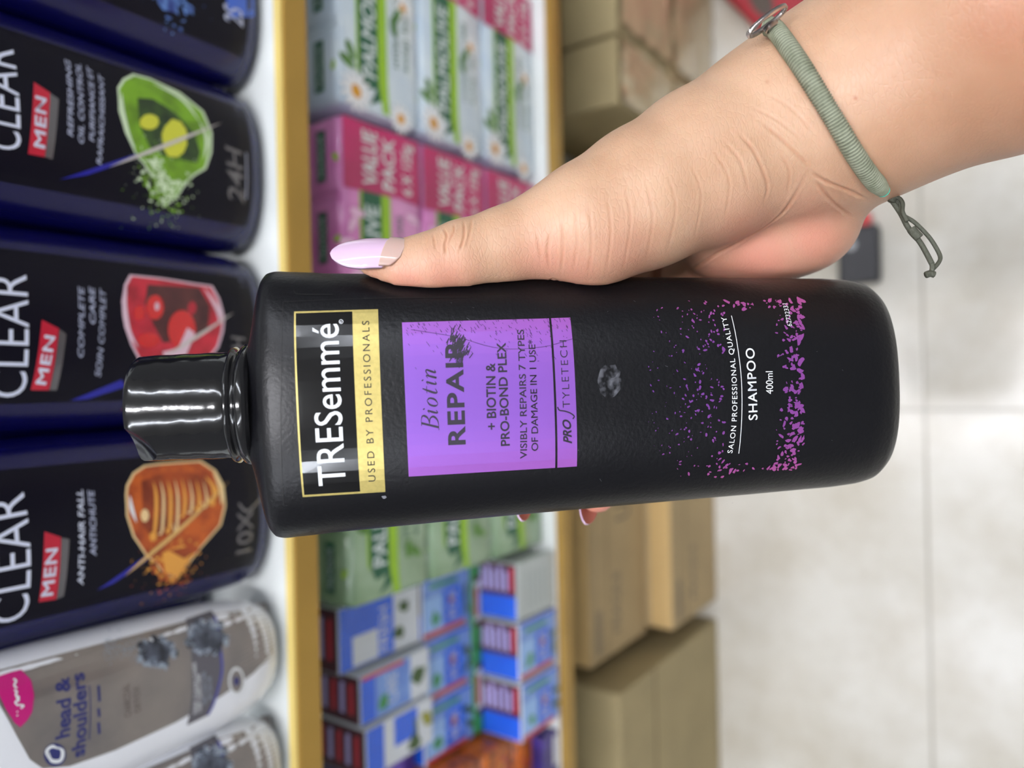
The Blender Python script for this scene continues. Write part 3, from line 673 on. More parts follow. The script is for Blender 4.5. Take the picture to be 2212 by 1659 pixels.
# ------------------------------------------------------------------ small cartons of soap beside the packs
def build_soap_boxes():
    blue = mat('box_blue', (36, 98, 226), .25, coat=.3); lb_ = mat('box_light_blue', (122, 160, 226), .28, rgb2=(90, 130, 210), vscale=60, coat=.3); brn = mat('box_maroon', (70, 26, 40), .3, coat=.2); lav = mat('print_lavender', (182, 172, 226), .4)
    wht = mat('box_white', (214, 220, 226), .3, coat=.2); grn = mat('box_green', (54, 140, 74), .3); rd = mat('box_red', (196, 54, 66), .3); lf = mat('leaf_dark', (70, 100, 50), .4, var=.5, vscale=200); sil = mat('box_silver', (186, 194, 192), .3, coat=.2)
    w, h = .0425, .053; rg = random.Random(5)
    def face_small(d, hh):
        d.poly([(.001, .002), (w-.001, .002), (w-.001, hh-.001), (.001, hh-.001)], lb_, 0)
        d.poly([(.002, hh*.62), (w*.66, hh*.60), (w*.66, hh*.95), (.002, hh*.95)], mat('panel_sky', (150, 190, 240), .3), 1)
        d.poly([(.006, hh*.22), (w*.72, hh*.22), (w*.72, hh*.58), (.006, hh*.58)], blue, 1); d.blob(w*.3, hh*.75, .004, .005, grn, 2, rg)
        d.poly([(w*.93, hh*.06), (w*.99, hh*.06), (w*.99, hh*.98), (w*.93, hh*.98)], blue, 2)
        d.poly([(w*.80, hh*.3), (w*.87, hh*.3), (w*.87, hh*.85), (w*.80, hh*.85)], grn, 2); d.poly([(.001, hh*.15), (w*.1, hh*.15), (w*.1, hh*.98), (.001, hh*.98)], rd, 2)
        d.blob(w*.5, hh*.42, .003, .003, mat('dot_orange', (200, 120, 90), .4), 3, rg); d.blob(w*.55, hh*.12, .006, .0026, lf, 2, rg); d.blob(w*.3, hh*.1, .006, .0024, lf, 2, rg)
        d.text('ROSE', (.009, hh*.32), (w*.66, hh*.32), hh*.16, wht, 3, px=False)
    def make(x, y, z, label, hh=h, dp=.075, group='small blue soap boxes', white_front=False):
        M = loc(x, y, z); t = thing('soap_box', label, 'soap box', M, group)
        box_obj('box_body', (0, w, 0, dp, 0, hh), sil if white_front else wht, t, .0012)
        d = Decal(Surf(M, 0.))
        if not white_front: face_small(d, hh)
        else:
            for k in range(5): d.poly([(.006, hh*(.2+.13*k)), (w*.8, hh*(.2+.13*k)), (w*.8, hh*(.24+.13*k)), (.006, hh*(.24+.13*k))], mat('print_pale_grey', (168, 178, 176), .4), 0)
        d.build('front_print', t)
        d = Decal(Surf(M, None, top=hh))
        d.poly([(.001, .001), (w*.42, .001), (w*.42, dp-.001), (.001, dp-.001)], blue, 0); d.poly([(w*.42, .001), (w-.001, .001), (w-.001, dp-.001), (w*.42, dp-.001)], brn, 0)
        for k in range(6): a = .003+.0055*k; d.poly([(w*.50, a), (w*(.86 if k % 2 else .93), a), (w*(.86 if k % 2 else .93), a+.0032), (w*.50, a+.0032)], lav if k else rd, 1)
        d.text('HERBAL', (w*.5, .024), (w*.9, .024), .006, lav, 2, px=False)
        d.build('top_print', t); return t
    xs = [-.1745+k*-.0437 for k in range(2)]
    make(-.1750, .3115, ZS2+.0003, 'pale grey-fronted soap box with blue and maroon top, next to the green soap packs', white_front=True)
    make(-.2195, .3110, ZS2+.0003, 'light blue soap box with maroon top, middle of the front row on the lower shelf')
    make(-.2640, .3100, ZS2+.0003, 'light blue soap box with maroon top, farthest from the green packs in the front row')
    # second row behind: lower layer, thin boxes on it, then the taller layer
    for k, lb in enumerate(('light blue soap box in the second row, touching the green packs', 'light blue soap box in the middle of the second row', 'light blue soap box at the far end of the second row, above the orange sacks')):
        make(-.1765-.0437*k, .3900, ZS2+.0003, 'dark maroon-topped soap box hidden low behind the front row, number %s from the green packs' % ('one', 'two', 'three')[k]) if False else None
        x = -.1765-.0437*k
        make(x, .3465+.0*k, ZS2+.0640, lb, .0545, group='light blue soap boxes in the second row')
        M = loc(x, .3465, ZS2+.0003); t = thing('soap_box', 'soap box under the second row, %s' % ('behind the grey-fronted box', 'behind the middle front box', 'behind the last front box')[k], 'soap box', M, 'hidden lower soap boxes')
        box_obj('box_body', (0, w, 0, .075, 0, .053), blue, t, .0012)
    for k in range(2):   # flat green, white and red boxes lying between the layers
        M = loc(-.262+.0660*k, .3445, ZS2+.0545); t = thing('soap_box', 'thin green, white and red box lying under the second row, %s' % ('nearer the orange sacks', 'nearer the green packs')[k], 'soap box', M, 'thin flat boxes')
        box_obj('box_body', (0, .0645, 0, .07, 0, .0090), grn, t, .001); d = Decal(Surf(M, 0.))
        d.poly([(.018, .0005), (.048, .0005), (.048, .0085), (.018, .0085)], wht, 0); d.poly([(.014, .0005), (.0185, .0005), (.0185, .0085), (.014, .0085)], brn, 1); d.poly([(.022, .004), (.044, .004), (.044, .0085), (.022, .0085)], rd, 1); d.poly([(.048, .0005), (.052, .0005), (.052, .0085), (.048, .0085)], brn, 1)
        d.build('front_print', t)
    # tall upper boxes
    def tall(x, y, z, label, w2, hh, variant):
        M = loc(x, y, z); t = thing('soap_box', label, 'soap box', M, 'tall boxes on the soap stack'); box_obj('box_body', (0, w2, 0, .08, 0, hh), wht, t, .0012)
        d = Decal(Surf(M, 0.))
        if variant == 0:
            d.poly([(.001, hh*.35), (w2*.98, hh*.35), (w2*.98, hh*.99), (.001, hh*.99)], blue, 0); d.poly([(.002, hh*.55), (w2*.5, hh*.55), (w2*.5, hh*.85), (.002, hh*.85)], wht, 1)
            d.text('FRESH', (.004, hh*.42), (w2*.8, hh*.42), hh*.11, wht, 2, px=False); d.blob(w2*.3, hh*.28, .006, .005, lf, 1, rg); d.blob(w2*.7, hh*.22, .006, .004, lf, 1, rg)
        elif variant == 1:
            d.poly([(.001, hh*.3), (w2*.98, hh*.3), (w2*.98, hh*.99), (.001, hh*.99)], lb_, 0); d.poly([(.001, hh*.8), (w2*.98, hh*.8), (w2*.98, hh*.99), (.001, hh*.99)], blue, 1); d.poly([(w2*.9, hh*.4), (w2*.98, hh*.4), (w2*.98, hh*.98), (w2*.9, hh*.98)], rd, 2)
            d.blob(w2*.5, hh*.18, .008, .006, lf, 1, rg); d.text('CARE', (.006, hh*.5), (w2*.8, hh*.5), hh*.14, wht, 2, px=False); d.blob(w2*.3, hh*.7, .004, .005, grn, 2, rg)
        else:
            d.poly([(.001, hh*.75), (w2*.98, hh*.75), (w2*.98, hh*.99), (.001, hh*.99)], blue, 0); d.poly([(w2*.35, hh*.25), (w2*.95, hh*.25), (w2*.95, hh*.6), (w2*.35, hh*.6)], blue, 0); d.poly([(w2*.35, hh*.25), (w2*.7, hh*.25), (w2*.7, hh*.3), (w2*.35, hh*.3)], lf, 1)
            d.blob(w2*.2, hh*.3, .006, .006, lf, 1, rg); d.blob(w2*.6, hh*.1, .006, .004, mat('leaf_olive', (150, 150, 50), .4), 1, rg)
        d.build('front_print', t); d = Decal(Surf(M, None, top=hh))
        d.poly([(.001, .001), (w2-.001, .001), (w2-.001, .079), (.001, .079)], brn, 0)
        for k in range(5): a = .006+.008*k; d.poly([(w2*.2, a), (w2*.85, a), (w2*.8, a+.004), (w2*.2, a+.004)], lav if k % 2 else rd, 1)
        d.build('top_print', t)
    tall(-.1760, .3480, ZS2+.1190, 'tall blue and white box topmost, leaning on the green packs', .0205*2, .0730, 0)
    tall(-.2090, .3400, ZS2+.1190, 'tall light blue box with red edge and maroon top, topmost of the stack', .0310, .0640, 1)
    tall(-.2420, .3380, ZS2+.1190, 'tall white box with blue print, topmost at the stack end', .0310, .0620, 2)
    # orange mesh-wrapped sacks of soap and a violet box at the frame edge
    om = mat('orange_wrap', (206, 104, 20), .35, rgb2=(110, 56, 12), vscale=160, bump=.4, bscale=120, coat=.3); ol = mat('orange_seal', (232, 120, 20), .3); yl = mat('print_amber', (220, 150, 60), .4)
    for k in range(3):
        M = loc(-.318, .3250+.001*k, ZS2+.0003+.0405*k); t = thing('soap_packet', 'orange printed packet beside the blue boxes, %s in its pile' % ('lowest', 'second', 'top one')[k], 'soap packet', M, 'orange packets')
        bm = bmesh.new(); add_box(bm, 0, .052, 0, .08, 0, .0400, .005, 3); o = bm_obj('wrapper', bm, om, t); autosmooth(o, 40)
        d = Decal(Surf(M, 0.)); d.poly([(.003, .034), (.049, .034), (.049, .038), (.003, .038)], ol, 0)
        for q in range(16): d.blob(rg.uniform(.006, .046), rg.uniform(.006, .030), .0035, .0016, yl if q % 2 else rd, 1, rg)
        d.build('front_print', t)
    vm = mat('violet_box', (58, 40, 130), .3, rgb2=(36, 26, 90), vscale=40, coat=.2)
    M = loc(-.295, .352, ZS2+.1225); t = thing('soap_box', 'dark violet box lying on the orange packets', 'soap box', M); box_obj('box_body', (0, .050, 0, .07, 0, .040), vm, t, .0015)
    d = Decal(Surf(M, 0.)); d.poly([(.006, .012), (.044, .012), (.044, .03), (.006, .03)], mat('violet_print', (110, 90, 190), .35), 0); d.build('front_print', t)
    M = loc(-.3205, .3120, ZS2+.0003); t = thing('soap_box', 'small violet and white box standing before the orange packets at the shelf edge', 'soap box', M); box_obj('box_body', (0, .046, 0, .0115, 0, .022), vm, t, .001)
    d = Decal(Surf(M, 0.)); d.poly([(.02, .002), (.043, .002), (.043, .008), (.02, .008)], wht, 0); d.build('front_print', t)
build_soap_boxes()

# ------------------------------------------------------------------ brown cartons on the floor
def build_cartons():
    kr = mat('cardboard', (178, 155, 114), .75, var=.12, vscale=14, bump=.15, bscale=300); kd = mat('cardboard_olive', (166, 150, 110), .75, var=.12, vscale=16, bump=.15, bscale=300)
    tp = mat('packing_tape', (196, 178, 140), .12, coat=.5, bump=.6, bscale=60); pr = mat('print_stamp', (96, 90, 84), .7); seam = mat('flap_gap', (92, 72, 42), .8)
    lt = mat('cardboard_lit', (200, 168, 112), .7)
    def carton(x0, x1, y0, dp, z0, z1, label, m, taped=False, prints=True, lit_edge=False, rot=0):
        M = loc(x0, y0, z0) @ Matrix.Rotation(rot, 4, 'Z'); w = x1-x0; h = z1-z0; t = thing('cardboard_carton', label, 'carton', M, 'brown cardboard cartons under the lower shelf')
        box_obj('carton_body', (0, w, 0, dp, 0, h), m, t, .002)
        d = Decal(Surf(M, 0.)); d.poly([(0, h*.70), (w, h*.70), (w, h*.71), (0, h*.71)], seam, 0)
        if prints:
            for s_, u, v, q in (('G', w-.045 if w > .08 else .01, h*.35, .024), ('FRAGILE', .02, h*.5, .014), ('UP', w*.45, h*.3, .03)):
                d.text(s_, (u, v), (u+(q if len(s_) < 3 else .06), v), q, pr, 1, px=False)
            for k in range(3): d.poly([(.008, h*(.82+.03*k)), (.05, h*(.82+.03*k)), (.05, h*(.835+.03*k)), (.008, h*(.835+.03*k))], pr, 1)
        d.build('front_print', t)
        d = Decal(Surf(M, None, top=h)); d.poly([(0, dp*.5-.0015), (w, dp*.5-.0015), (w, dp*.5+.0015), (0, dp*.5+.0015)], seam, 0)
        if lit_edge: d.poly([(0.002, .001), (w-.002, .001), (w-.002, .024), (.002, .024)], lt, 0)  # paler strip by the front edge: light on the top painted in
        if prints: d.poly([(.006, .032), (.036, .032), (.036, .040), (.006, .040)], pr, 1); d.poly([(.006, .044), (.036, .044), (.036, .048), (.006, .048)], pr, 1)
        d.build('top_print', t)
        if taped:
            bm = bmesh.new(); nx, nz = 14, 14; g = {}; rg = random.Random(int(x0*1000))
            for i in range(nx+1):
                for k in range(nz+1): g[i, k] = bm.verts.new((w*.04+w*.92*i/nx, -.0015-rg.random()*.004, h*.03+h*.94*k/nz))
            for i in range(nx):
                for k in range(nz): bm.faces.new((g[i, k], g[i+1, k], g[i+1, k+1], g[i, k+1]))
            bm_obj('tape', bm, tp, t)
        return t
    # photo right half (behind the bottle and hand) to the left
    carton(-.268, .02, .3405, .12, .1330, CH-.6045, 'brown carton with black print, upper one in the pair left of the hand', kr, lit_edge=True)
    carton(-.262, .03, .3110, .15, 0, .1325, 'brown carton with pale top edge, standing on the floor under the printed one', kr, lit_edge=True)
    carton(-.560, -.285, .3110, .15, 0, .255, 'tall plain brown carton at the photo bottom edge', kd, prints=False)
    carton(.322, .560, .3060, .12, .1205, CH-.617, 'olive brown carton in the upper right corner of the stack, wrapped in clear tape', kd, taped=True, prints=False)
    carton(.2560, .3190, .3060, .12, .1205, CH-.617, 'narrow olive carton with clear tape, next to the hand', kd, taped=True, prints=False)
    carton(.322, .560, .3040, .12, 0, .120, 'taped brown carton on the floor under the olive one', kr, taped=True, prints=False)
    carton(.2200, .3190, .3045, .12, 0, .120, 'taped brown carton on the floor behind the thumb base', kr, taped=True, prints=False)
    carton(.035, .2150, .360, .12, 0, .200, 'brown carton standing back in the shade under the shelf', kd, prints=False)
build_cartons()

# ------------------------------------------------------------------ things on the floor
def build_floor_things():
    rm = mat('red_plastic', (158, 40, 50), .4, var=.1, vscale=30); dk = mat('hole_dark', (82, 70, 62), .6)
    YS = -1
    p1, p2 = at_Z(1568, -5, .03), at_Z(1646, 74, .03); ex = (p1-p2)/np.linalg.norm(p1-p2); ey = np.array([-ex[1], ex[0], 0])
    M = Matrix([[ex[0], ey[0], 0, p2[0]], [ex[1], ey[1], 0, p2[1]], [0, 0, 1, 0], [0, 0, 0, 1]])
    t = thing('plastic_tray', 'red plastic tray with a dark oval slot, on the floor behind the charm', 'tray', M)
    box_obj('tray_body', (-.055, .10, *sorted((0, YS*.19)), .0, .03), rm, t, .006, 3)
    d = Decal(Surf(M, None, top=.03)); pts = [(.030+.021*math.cos(a)-.006*math.sin(a), YS*.022+.011*math.sin(a)) for a in np.linspace(0, 6.2832, 25)[:-1]]; d.poly(pts, dk, 0); d.build('slot', t)
    bk = mat('dark_rubber', (42, 42, 46), .5); p = at_Z(1856, 552, .01); M = loc(p[0], p[1], 0) @ Matrix.Rotation(math.radians(0), 4, 'Z')
    t = thing('rubber_block', 'small dark grey block with pale round mark and red end, on the floor', 'block', M)
    box_obj('block_body', (-.030, .030, -.020, .019, 0, .022), bk, t, .004, 3)
    box_obj('end_piece', (.0302, .043, -.012, .010, 0, .018), mat('red_bright', (206, 60, 60), .4), t, .002)
    d = Decal(Surf(M, None, top=.022)); d.poly([(.010+.0055*math.cos(a), .006+.0055*math.sin(a)) for a in np.linspace(0, 6.2832, 21)[:-1]], mat('mark_pale', (176, 176, 178), .5), 0); d.build('round_mark', t)
build_floor_things()
# ------------------------------------------------------------------ hand
def surface_nets(f, org, h):
    nx, ny, nz = f.shape; ins = f < 0
    acc = np.zeros((nx-1, ny-1, nz-1, 3), np.float32); cnt = np.zeros((nx-1, ny-1, nz-1), np.float32)
    corners = [(i, j, k) for i in (0, 1) for j in (0, 1) for k in (0, 1)]
    def sub(a, c): return a[c[0]:c[0]+nx-1, c[1]:c[1]+ny-1, c[2]:c[2]+nz-1]
    for a in corners:
        for ax in range(3):
            if a[ax]: continue
            b = list(a); b[ax] = 1; fa, fb = sub(f, a), sub(f, b); m = sub(ins, a) != sub(ins, b)
            t = np.where(m, fa/(fa-fb+1e-12), 0)
            for q in range(3): acc[..., q] += np.where(m, a[q] + (t if q == ax else 0), 0)
            cnt += m
    act = cnt > 0; idx = np.full(act.shape, -1, np.int64); idx[act] = np.arange(act.sum())
    cell = np.argwhere(act); V = (cell + acc[act]/cnt[act][:, None])*h + org
    Q = []
    for ax in range(3):
        sl = [slice(1, -1)]*3; sl[ax] = slice(0, -1)
        a = ins[tuple(sl)]; s2 = list(sl); s2[ax] = slice(1, None); b = ins[tuple(s2)]
        e = np.argwhere(a != b); o = np.array([1, 1, 1]); o[ax] = 0; e = e+o
        u, v = [(1, 2), (2, 0), (0, 1)][ax]
        du = np.zeros(3, int); du[u] = 1; dv = np.zeros(3, int); dv[v] = 1
        q = np.stack([idx[tuple((e-du-dv).T)], idx[tuple((e-dv).T)], idx[tuple(e.T)], idx[tuple((e-du).T)]], 1)
        flip = ~ins[tuple(e.T)]; q[flip] = q[flip][:, ::-1]; Q.append(q)
    return V, np.concatenate(Q)
def cpt(px, py, d): return np.array([(px-PW/2)/FPX*d, -(py-PH/2)/FPX*d, -d])
def prim(px, py, d, r): return (*cpt(px, py, d), r*d/FPX)

THUMB = [(815, 573, .2085, 40), (868, 577, .2085, 55), (930, 571, .209, 65), (1000, 552, .210, 73), (1090, 531, .212, 80), (1190, 505, .214, 98), (1275, 487, .2155, 132)]
THENAR = [(1275, 487, .2155, 132), (1390, 428, .218, 148), (1520, 362, .222, 165), (1650, 300, .225, 182), (1790, 243, .224, 204)]
ARM = [(1790, 243, .224, 204), (1960, 150, .214, 236), (2165, 35, .200, 290), (2500, -130, .182, 360), (2900, -330, .165, 430)]
HEEL = [(1560, 505, .243, 98), (1650, 492, .243, 116), (1732, 470, .239, 110), (1762, 392, .234, 100), (1780, 290, .230, 130)]
PALM = [(1690, 420, .245, 108), (1560, 430, .262, 110), (1400, 430, .268, 100), (1300, 430, .268, 95)]
FINGERS = {  # behind the bottle, curling round to its far side
 'index': [(1250, 470, .266, 78), (1190, 640, .274, 58), (1165, 860, .272, 52), (1152, 985, .264, 47), (1149, 1060, .252, 40)],
 'middle': [(1370, 500, .268, 78), (1325, 660, .277, 60), (1302, 880, .275, 54), (1293, 1010, .264, 48), (1290, 1068, .251, 40)],
 'ring': [(1490, 520, .268, 76), (1450, 670, .279, 58), (1430, 870, .277, 52), (1425, 980, .268, 46), (1424, 1020, .256, 40)],
 'little': [(1600, 520, .264, 70), (1570, 680, .279, 52), (1555, 840, .278, 46), (1550, 930, .270, 41), (1550, 975, .260, 36)]}
def hand_field(P):
    P = P.astype(np.float32); X, Y, Z = P[..., 0], P[..., 1], P[..., 2]
    def cone(a, b):
        a = np.array(a); b = np.array(b); ba = b[:3]-a[:3]; l2 = ba@ba; rr = a[3]-b[3]; a2 = l2-rr*rr; il2 = 1/l2
        px, py, pz = X-a[0], Y-a[1], Z-a[2]; y = px*ba[0]+py*ba[1]+pz*ba[2]; z = y-l2
        t0, t1, t2 = px*l2-ba[0]*y, py*l2-ba[1]*y, pz*l2-ba[2]*y; x2 = t0*t0+t1*t1+t2*t2
        y2 = y*y*l2; z2 = z*z*l2; k = np.sign(rr)*rr*rr*x2
        r = (np.sqrt(np.maximum(x2*a2*il2, 0))+y*rr)*il2-a[3]
        r = np.where(np.sign(y)*a2*y2 < k, np.sqrt(x2+y2)*il2-a[3], r)
        r = np.where(np.sign(z)*a2*z2 > k, np.sqrt(x2+z2)*il2-b[3], r)
        return r.astype(np.float32)
    def smin(a, b, k): h = np.maximum(k-np.abs(a-b), 0)/k; return np.minimum(a, b)-h*h*k*.25
    def chain(L, k=.004):
        L = [prim(*q) for q in L]; r = None
        for a, b in zip(L[:-1], L[1:]):
            c = cone(a, b); r = c if r is None else smin(r, c, k)
        return r
    th = chain(THUMB, .003); body = smin(th, chain(THENAR), .004); body = smin(body, chain(ARM), .012)
    heel = chain(HEEL, .006); palm = chain(PALM, .006); hp = smin(heel, palm, .014)
    body = smin(body, hp, .0045)
    out = body
    for L in FINGERS.values(): out = np.minimum(out, smin(body, chain(L, .003), .006))
    # flesh presses against the bottle
    q = P-Oc.astype(np.float32); x, y, z = q@Xc_.astype(np.float32), q@Yc_.astype(np.float32), q@Zc.astype(np.float32)
    a = np.interp(z, [r[0] for r in HR], [r[1] for r in HR]); b = np.interp(z, [r[0] for r in HR], [r[2] for r in HR])
    s = ((np.abs(x/a)**n_+np.abs(y/b)**n_)**(1/n_)-1)*np.minimum(a, b)
    s = np.maximum(s, np.maximum(z-.086, -.103-z)); s = s-.0002
    k = .0016; m = -s; h = np.maximum(k-np.abs(out-m), 0)/k
    return np.maximum(out, m)+h*h*k*.25
def skin_mat():
    m = bpy.data.materials.new('skin'); m.use_nodes = True; nt = m.node_tree; b = nt.nodes['Principled BSDF']; N = nt.nodes.new; L = nt.links.new
    at = N('ShaderNodeAttribute'); at.attribute_name = 'tint'
    sp = N('ShaderNodeSeparateColor'); L(at.outputs['Color'], sp.inputs[0])
    tc = N('ShaderNodeTexCoord')
    n = N('ShaderNodeTexNoise'); n.inputs['Scale'].default_value = 60; n.inputs['Detail'].default_value = 6; L(tc.outputs['Object'], n.inputs['Vector'])
    c = N('ShaderNodeValToRGB'); L(n.outputs['Fac'], c.inputs[0]); e = c.color_ramp.elements
    e[0].position = .3; e[0].color = (*s2l((189, 150, 120)), 1); e[1].position = .7; e[1].color = (*s2l((205, 168, 139)), 1)
    m1 = N('ShaderNodeMix'); m1.data_type = 'RGBA'; L(sp.outputs[0], m1.inputs[0]); L(c.outputs[0], m1.inputs[6]); m1.inputs[7].default_value = (*s2l((216, 142, 124)), 1)
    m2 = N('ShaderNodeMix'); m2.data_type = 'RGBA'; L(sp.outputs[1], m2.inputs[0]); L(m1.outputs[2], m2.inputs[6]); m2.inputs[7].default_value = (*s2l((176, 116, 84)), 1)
    L(m2.outputs[2], b.inputs['Base Color'])
    b.inputs['Roughness'].default_value = .42; b.inputs['Specular IOR Level'].default_value = .45
    b.inputs['Subsurface Weight'].default_value = .25; b.inputs['Subsurface Radius'].default_value = (1, .35, .18); b.inputs['Subsurface Scale'].default_value = .003
    # fine skin relief: long shallow lines plus pores
    mp = N('ShaderNodeMapping'); L(tc.outputs['Object'], mp.inputs[0]); mp.inputs['Scale'].default_value = (.35, 1, 1); mp.inputs['Rotation'].default_value = (.3, .5, .2)
    a1 = N('ShaderNodeTexNoise'); a1.inputs['Scale'].default_value = 700; a1.inputs['Detail'].default_value = 3; L(mp.outputs[0], a1.inputs['Vector'])
    v1 = N('ShaderNodeTexVoronoi'); v1.feature = 'DISTANCE_TO_EDGE'; v1.inputs['Scale'].default_value = 900; L(mp.outputs[0], v1.inputs['Vector'])
    mr = N('ShaderNodeMapRange'); mr.inputs[2].default_value = .12; L(v1.outputs['Distance'], mr.inputs[0])
    ad = N('ShaderNodeMath'); ad.operation = 'MULTIPLY_ADD'; L(a1.outputs['Fac'], ad.inputs[0]); ad.inputs[1].default_value = .8; L(mr.outputs[0], ad.inputs[2])
    bp = N('ShaderNodeBump'); bp.inputs['Strength'].default_value = .2; bp.inputs['Distance'].default_value = .0003; L(ad.outputs[0], bp.inputs['Height']); L(bp.outputs[0], b.inputs['Normal'])
    return m
CREASES = [  # (polyline seen in the photo, half width mm, depth mm)
 ([(935, 505), (938, 522), (941, 540)], .35, .28), ([(958, 491), (965, 510), (961, 530), (964, 552)], .4, .4), ([(980, 482), (981, 498), (973, 515), (966, 532)], .35, .3),
 ([(1001, 474), (1003, 500), (1000, 520), (992, 545)], .4, .4), ([(1020, 470), (1016, 500), (1008, 530)], .4, .2),
 ([(1160, 500), (1168, 560)], .5, .25), ([(1188, 500), (1183, 540), (1186, 580)], .5, .3), ([(1212, 470), (1216, 530), (1212, 590)], .5, .3), ([(1240, 440), (1246, 520), (1238, 590)], .5, .22),
 ([(1270, 430), (1278, 520), (1268, 610)], .5, .2), ([(1310, 420), (1320, 500), (1308, 600)], .5, .18), ([(1350, 400), (1362, 480), (1345, 590)], .5, .18),
 ([(1395, 390), (1410, 470), (1395, 570)], .5, .16), ([(1440, 370), (1460, 450), (1440, 550)], .5, .16), ([(1490, 350), (1515, 420), (1500, 520)], .5, .16),
 ([(1540, 320), (1575, 390), (1565, 480)], .5, .18), ([(1593, 284), (1630, 329), (1657, 398), (1650, 439)], .6, .35), ([(1560, 300), (1600, 350), (1618, 420)], .6, .22),
 ([(1640, 260), (1685, 297), (1726, 338), (1749, 366)], .6, .35), ([(1749, 368), (1780, 390), (1840, 415), (1877, 434)], .6, .5), ([(1753, 378), (1795, 434), (1850, 476)], .6, .45),
 ([(1685, 330), (1705, 370), (1700, 420)], .5, .25), ([(1620, 230), (1680, 260), (1740, 310)], .5, .18), ([(1650, 200), (1710, 235), (1770, 300)], .5, .15),
 ([(1745, 372), (1690, 460), (1610, 515), (1540, 553), (1470, 600)], .7, .5), ([(1183, 609), (1196, 602), (1212, 612)], .5, .2)]
def build_hand():
    h = .0013; lo = np.array([-.052, -.052, -.300]); hi = np.array([.235, .160, -.135])
    xs = [np.arange(lo[i], hi[i], h, dtype=np.float32) for i in range(3)]
    G = np.stack(np.meshgrid(*xs, indexing='ij'), -1)
    f = np.concatenate([hand_field(g) for g in np.array_split(G, 12)], 0)
    f[0] = f[-1] = 1; f[:, 0] = f[:, -1] = 1; f[:, :, 0] = f[:, :, -1] = 1
    V, Q = surface_nets(f, lo, h)
    me = bpy.data.meshes.new('person'); me.from_pydata(V.tolist(), [], Q.tolist())
    o = bpy.data.objects.new('person', me); COL.objects.link(o)
    md = o.modifiers.new('s', 'SMOOTH'); md.iterations = 3; md.factor = .5
    md = o.modifiers.new('d', 'SUBSURF'); md.levels = 2; md.render_levels = 2
    bpy.context.view_layer.update(); dg = bpy.context.evaluated_depsgraph_get()
    m2 = bpy.data.meshes.new_from_object(o.evaluated_get(dg)); o.modifiers.clear(); o.data = m2; bpy.data.meshes.remove(me)
    n = len(m2.vertices); C = np.zeros(n*3, np.float32); m2.vertices.foreach_get('co', C); C = C.reshape(-1, 3).astype(float)
    Nn = np.zeros(n*3, np.float32); m2.vertices.foreach_get('normal', Nn); Nn = Nn.reshape(-1, 3)
    bvh = BVHTree.FromPolygons([Vector(v) for v in V], Q.tolist())
    dsp = np.zeros(n)
    for pl, w, dep in CREASES:
        P = []
        for p in smooth_path([np.array(q) for q in pl], 8) if len(pl) > 2 else [np.array(pl[0])*(1-t)+np.array(pl[1])*t for t in np.linspace(0, 1, 9)]:
            r = cpt(p[0], p[1], 1.); hit = bvh.ray_cast(Vector((0, 0, 0)), Vector(r))
            if hit[0]: P.append(np.array(hit[0]))
        if len(P) < 2: continue
        P = np.array(P); w *= .00075; near = np.where(np.all((C > P.min(0)-.004) & (C < P.max(0)+.004), 1))[0]
        if not len(near): continue
        best = np.full(len(near), 9.); par = np.zeros(len(near)); c = C[near]
        for i in range(len(P)-1):
            d = P[i+1]-P[i]; t = np.clip(((c-P[i])@d)/(d@d+1e-12), 0, 1); dd = np.linalg.norm(c-P[i]-t[:, None]*d, axis=1)
            m_ = dd < best; best[m_] = dd[m_]; par[m_] = (i+t[m_])/(len(P)-1)
        fade = np.clip(np.minimum(par, 1-par)*5, .15, 1)
        g = np.exp(-(best/w)**2)-.35*np.exp(-((best-2.2*w)/w)**2)
        dsp[near] -= dep*.001*fade*g*(.62 if w > .00034 else .9)
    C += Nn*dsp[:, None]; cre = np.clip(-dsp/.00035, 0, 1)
    # tint: red = pinker pads and palm, green = ruddier forearm, and redder creases with shade painted in
    px = PW/2+FPX*C[:, 0]/-C[:, 2]; py = PH/2-FPX*C[:, 1]/-C[:, 2]
    pink = np.zeros(n); 
    for cx, cy, r, a in [(880, 625, 60, .75), (960, 610, 70, .55), (1180, 575, 75, .5), (1240, 600, 80, .5), (1350, 560, 90, .35), (1640, 570, 110, .8), (1760, 520, 90, .7), (1560, 600, 70, .7), (1700, 590, 90, .6), (1160, 1060, 120, 1), (1300, 1060, 120, 1), (1500, 1000, 120, 1), (800, 600, 40, .4)]:
        pink = np.maximum(pink, a*np.exp(-((px-cx)**2+(py-cy)**2)/(r*r)))
    rud_shade = np.clip((px-1700)/520, 0, 1)*.55
    for cx, cy, r, a in [(2180, 40, 160, .8), (1822, 207, 12, .22), (1848, 212, 5, .9), (1657, 177, 5, .35)]: rud_shade = np.maximum(rud_shade, a*np.exp(-((px-cx)**2+(py-cy)**2)/(r*r)))
    rud_shade = np.maximum(rud_shade, (.6*cre))  # creases toned darker: groove shade and redness put into the colour
    W3 = (CM @ C.T).T + CAMP
    m2.vertices.foreach_set('co', W3.astype(np.float32).ravel())
    ca = m2.color_attributes.new('tint', 'FLOAT_COLOR', 'POINT'); ca.data.foreach_set('color', np.stack([pink, rud_shade, np.zeros(n), np.ones(n)], 1).astype(np.float32).ravel())
    m2.polygons.foreach_set('use_smooth', [True]*len(m2.polygons)); m2.materials.append(skin_mat()); m2.update()
    Vw = [Vector(CAMP+CM@v) for v in V]
    tag(o, 'person whose right hand and wrist reach in from the side, gripping the black bottle', 'person')
    return o, BVHTree.FromPolygons(Vw, Q.tolist())
HAND, HBVH = build_hand()
def on_hand(px, py, off=0):
    h = HBVH.ray_cast(Vector(CAMP), Vector(rdir(px, py)))
    return (np.array(h[0])+np.array(h[1])*off) if h[0] else None

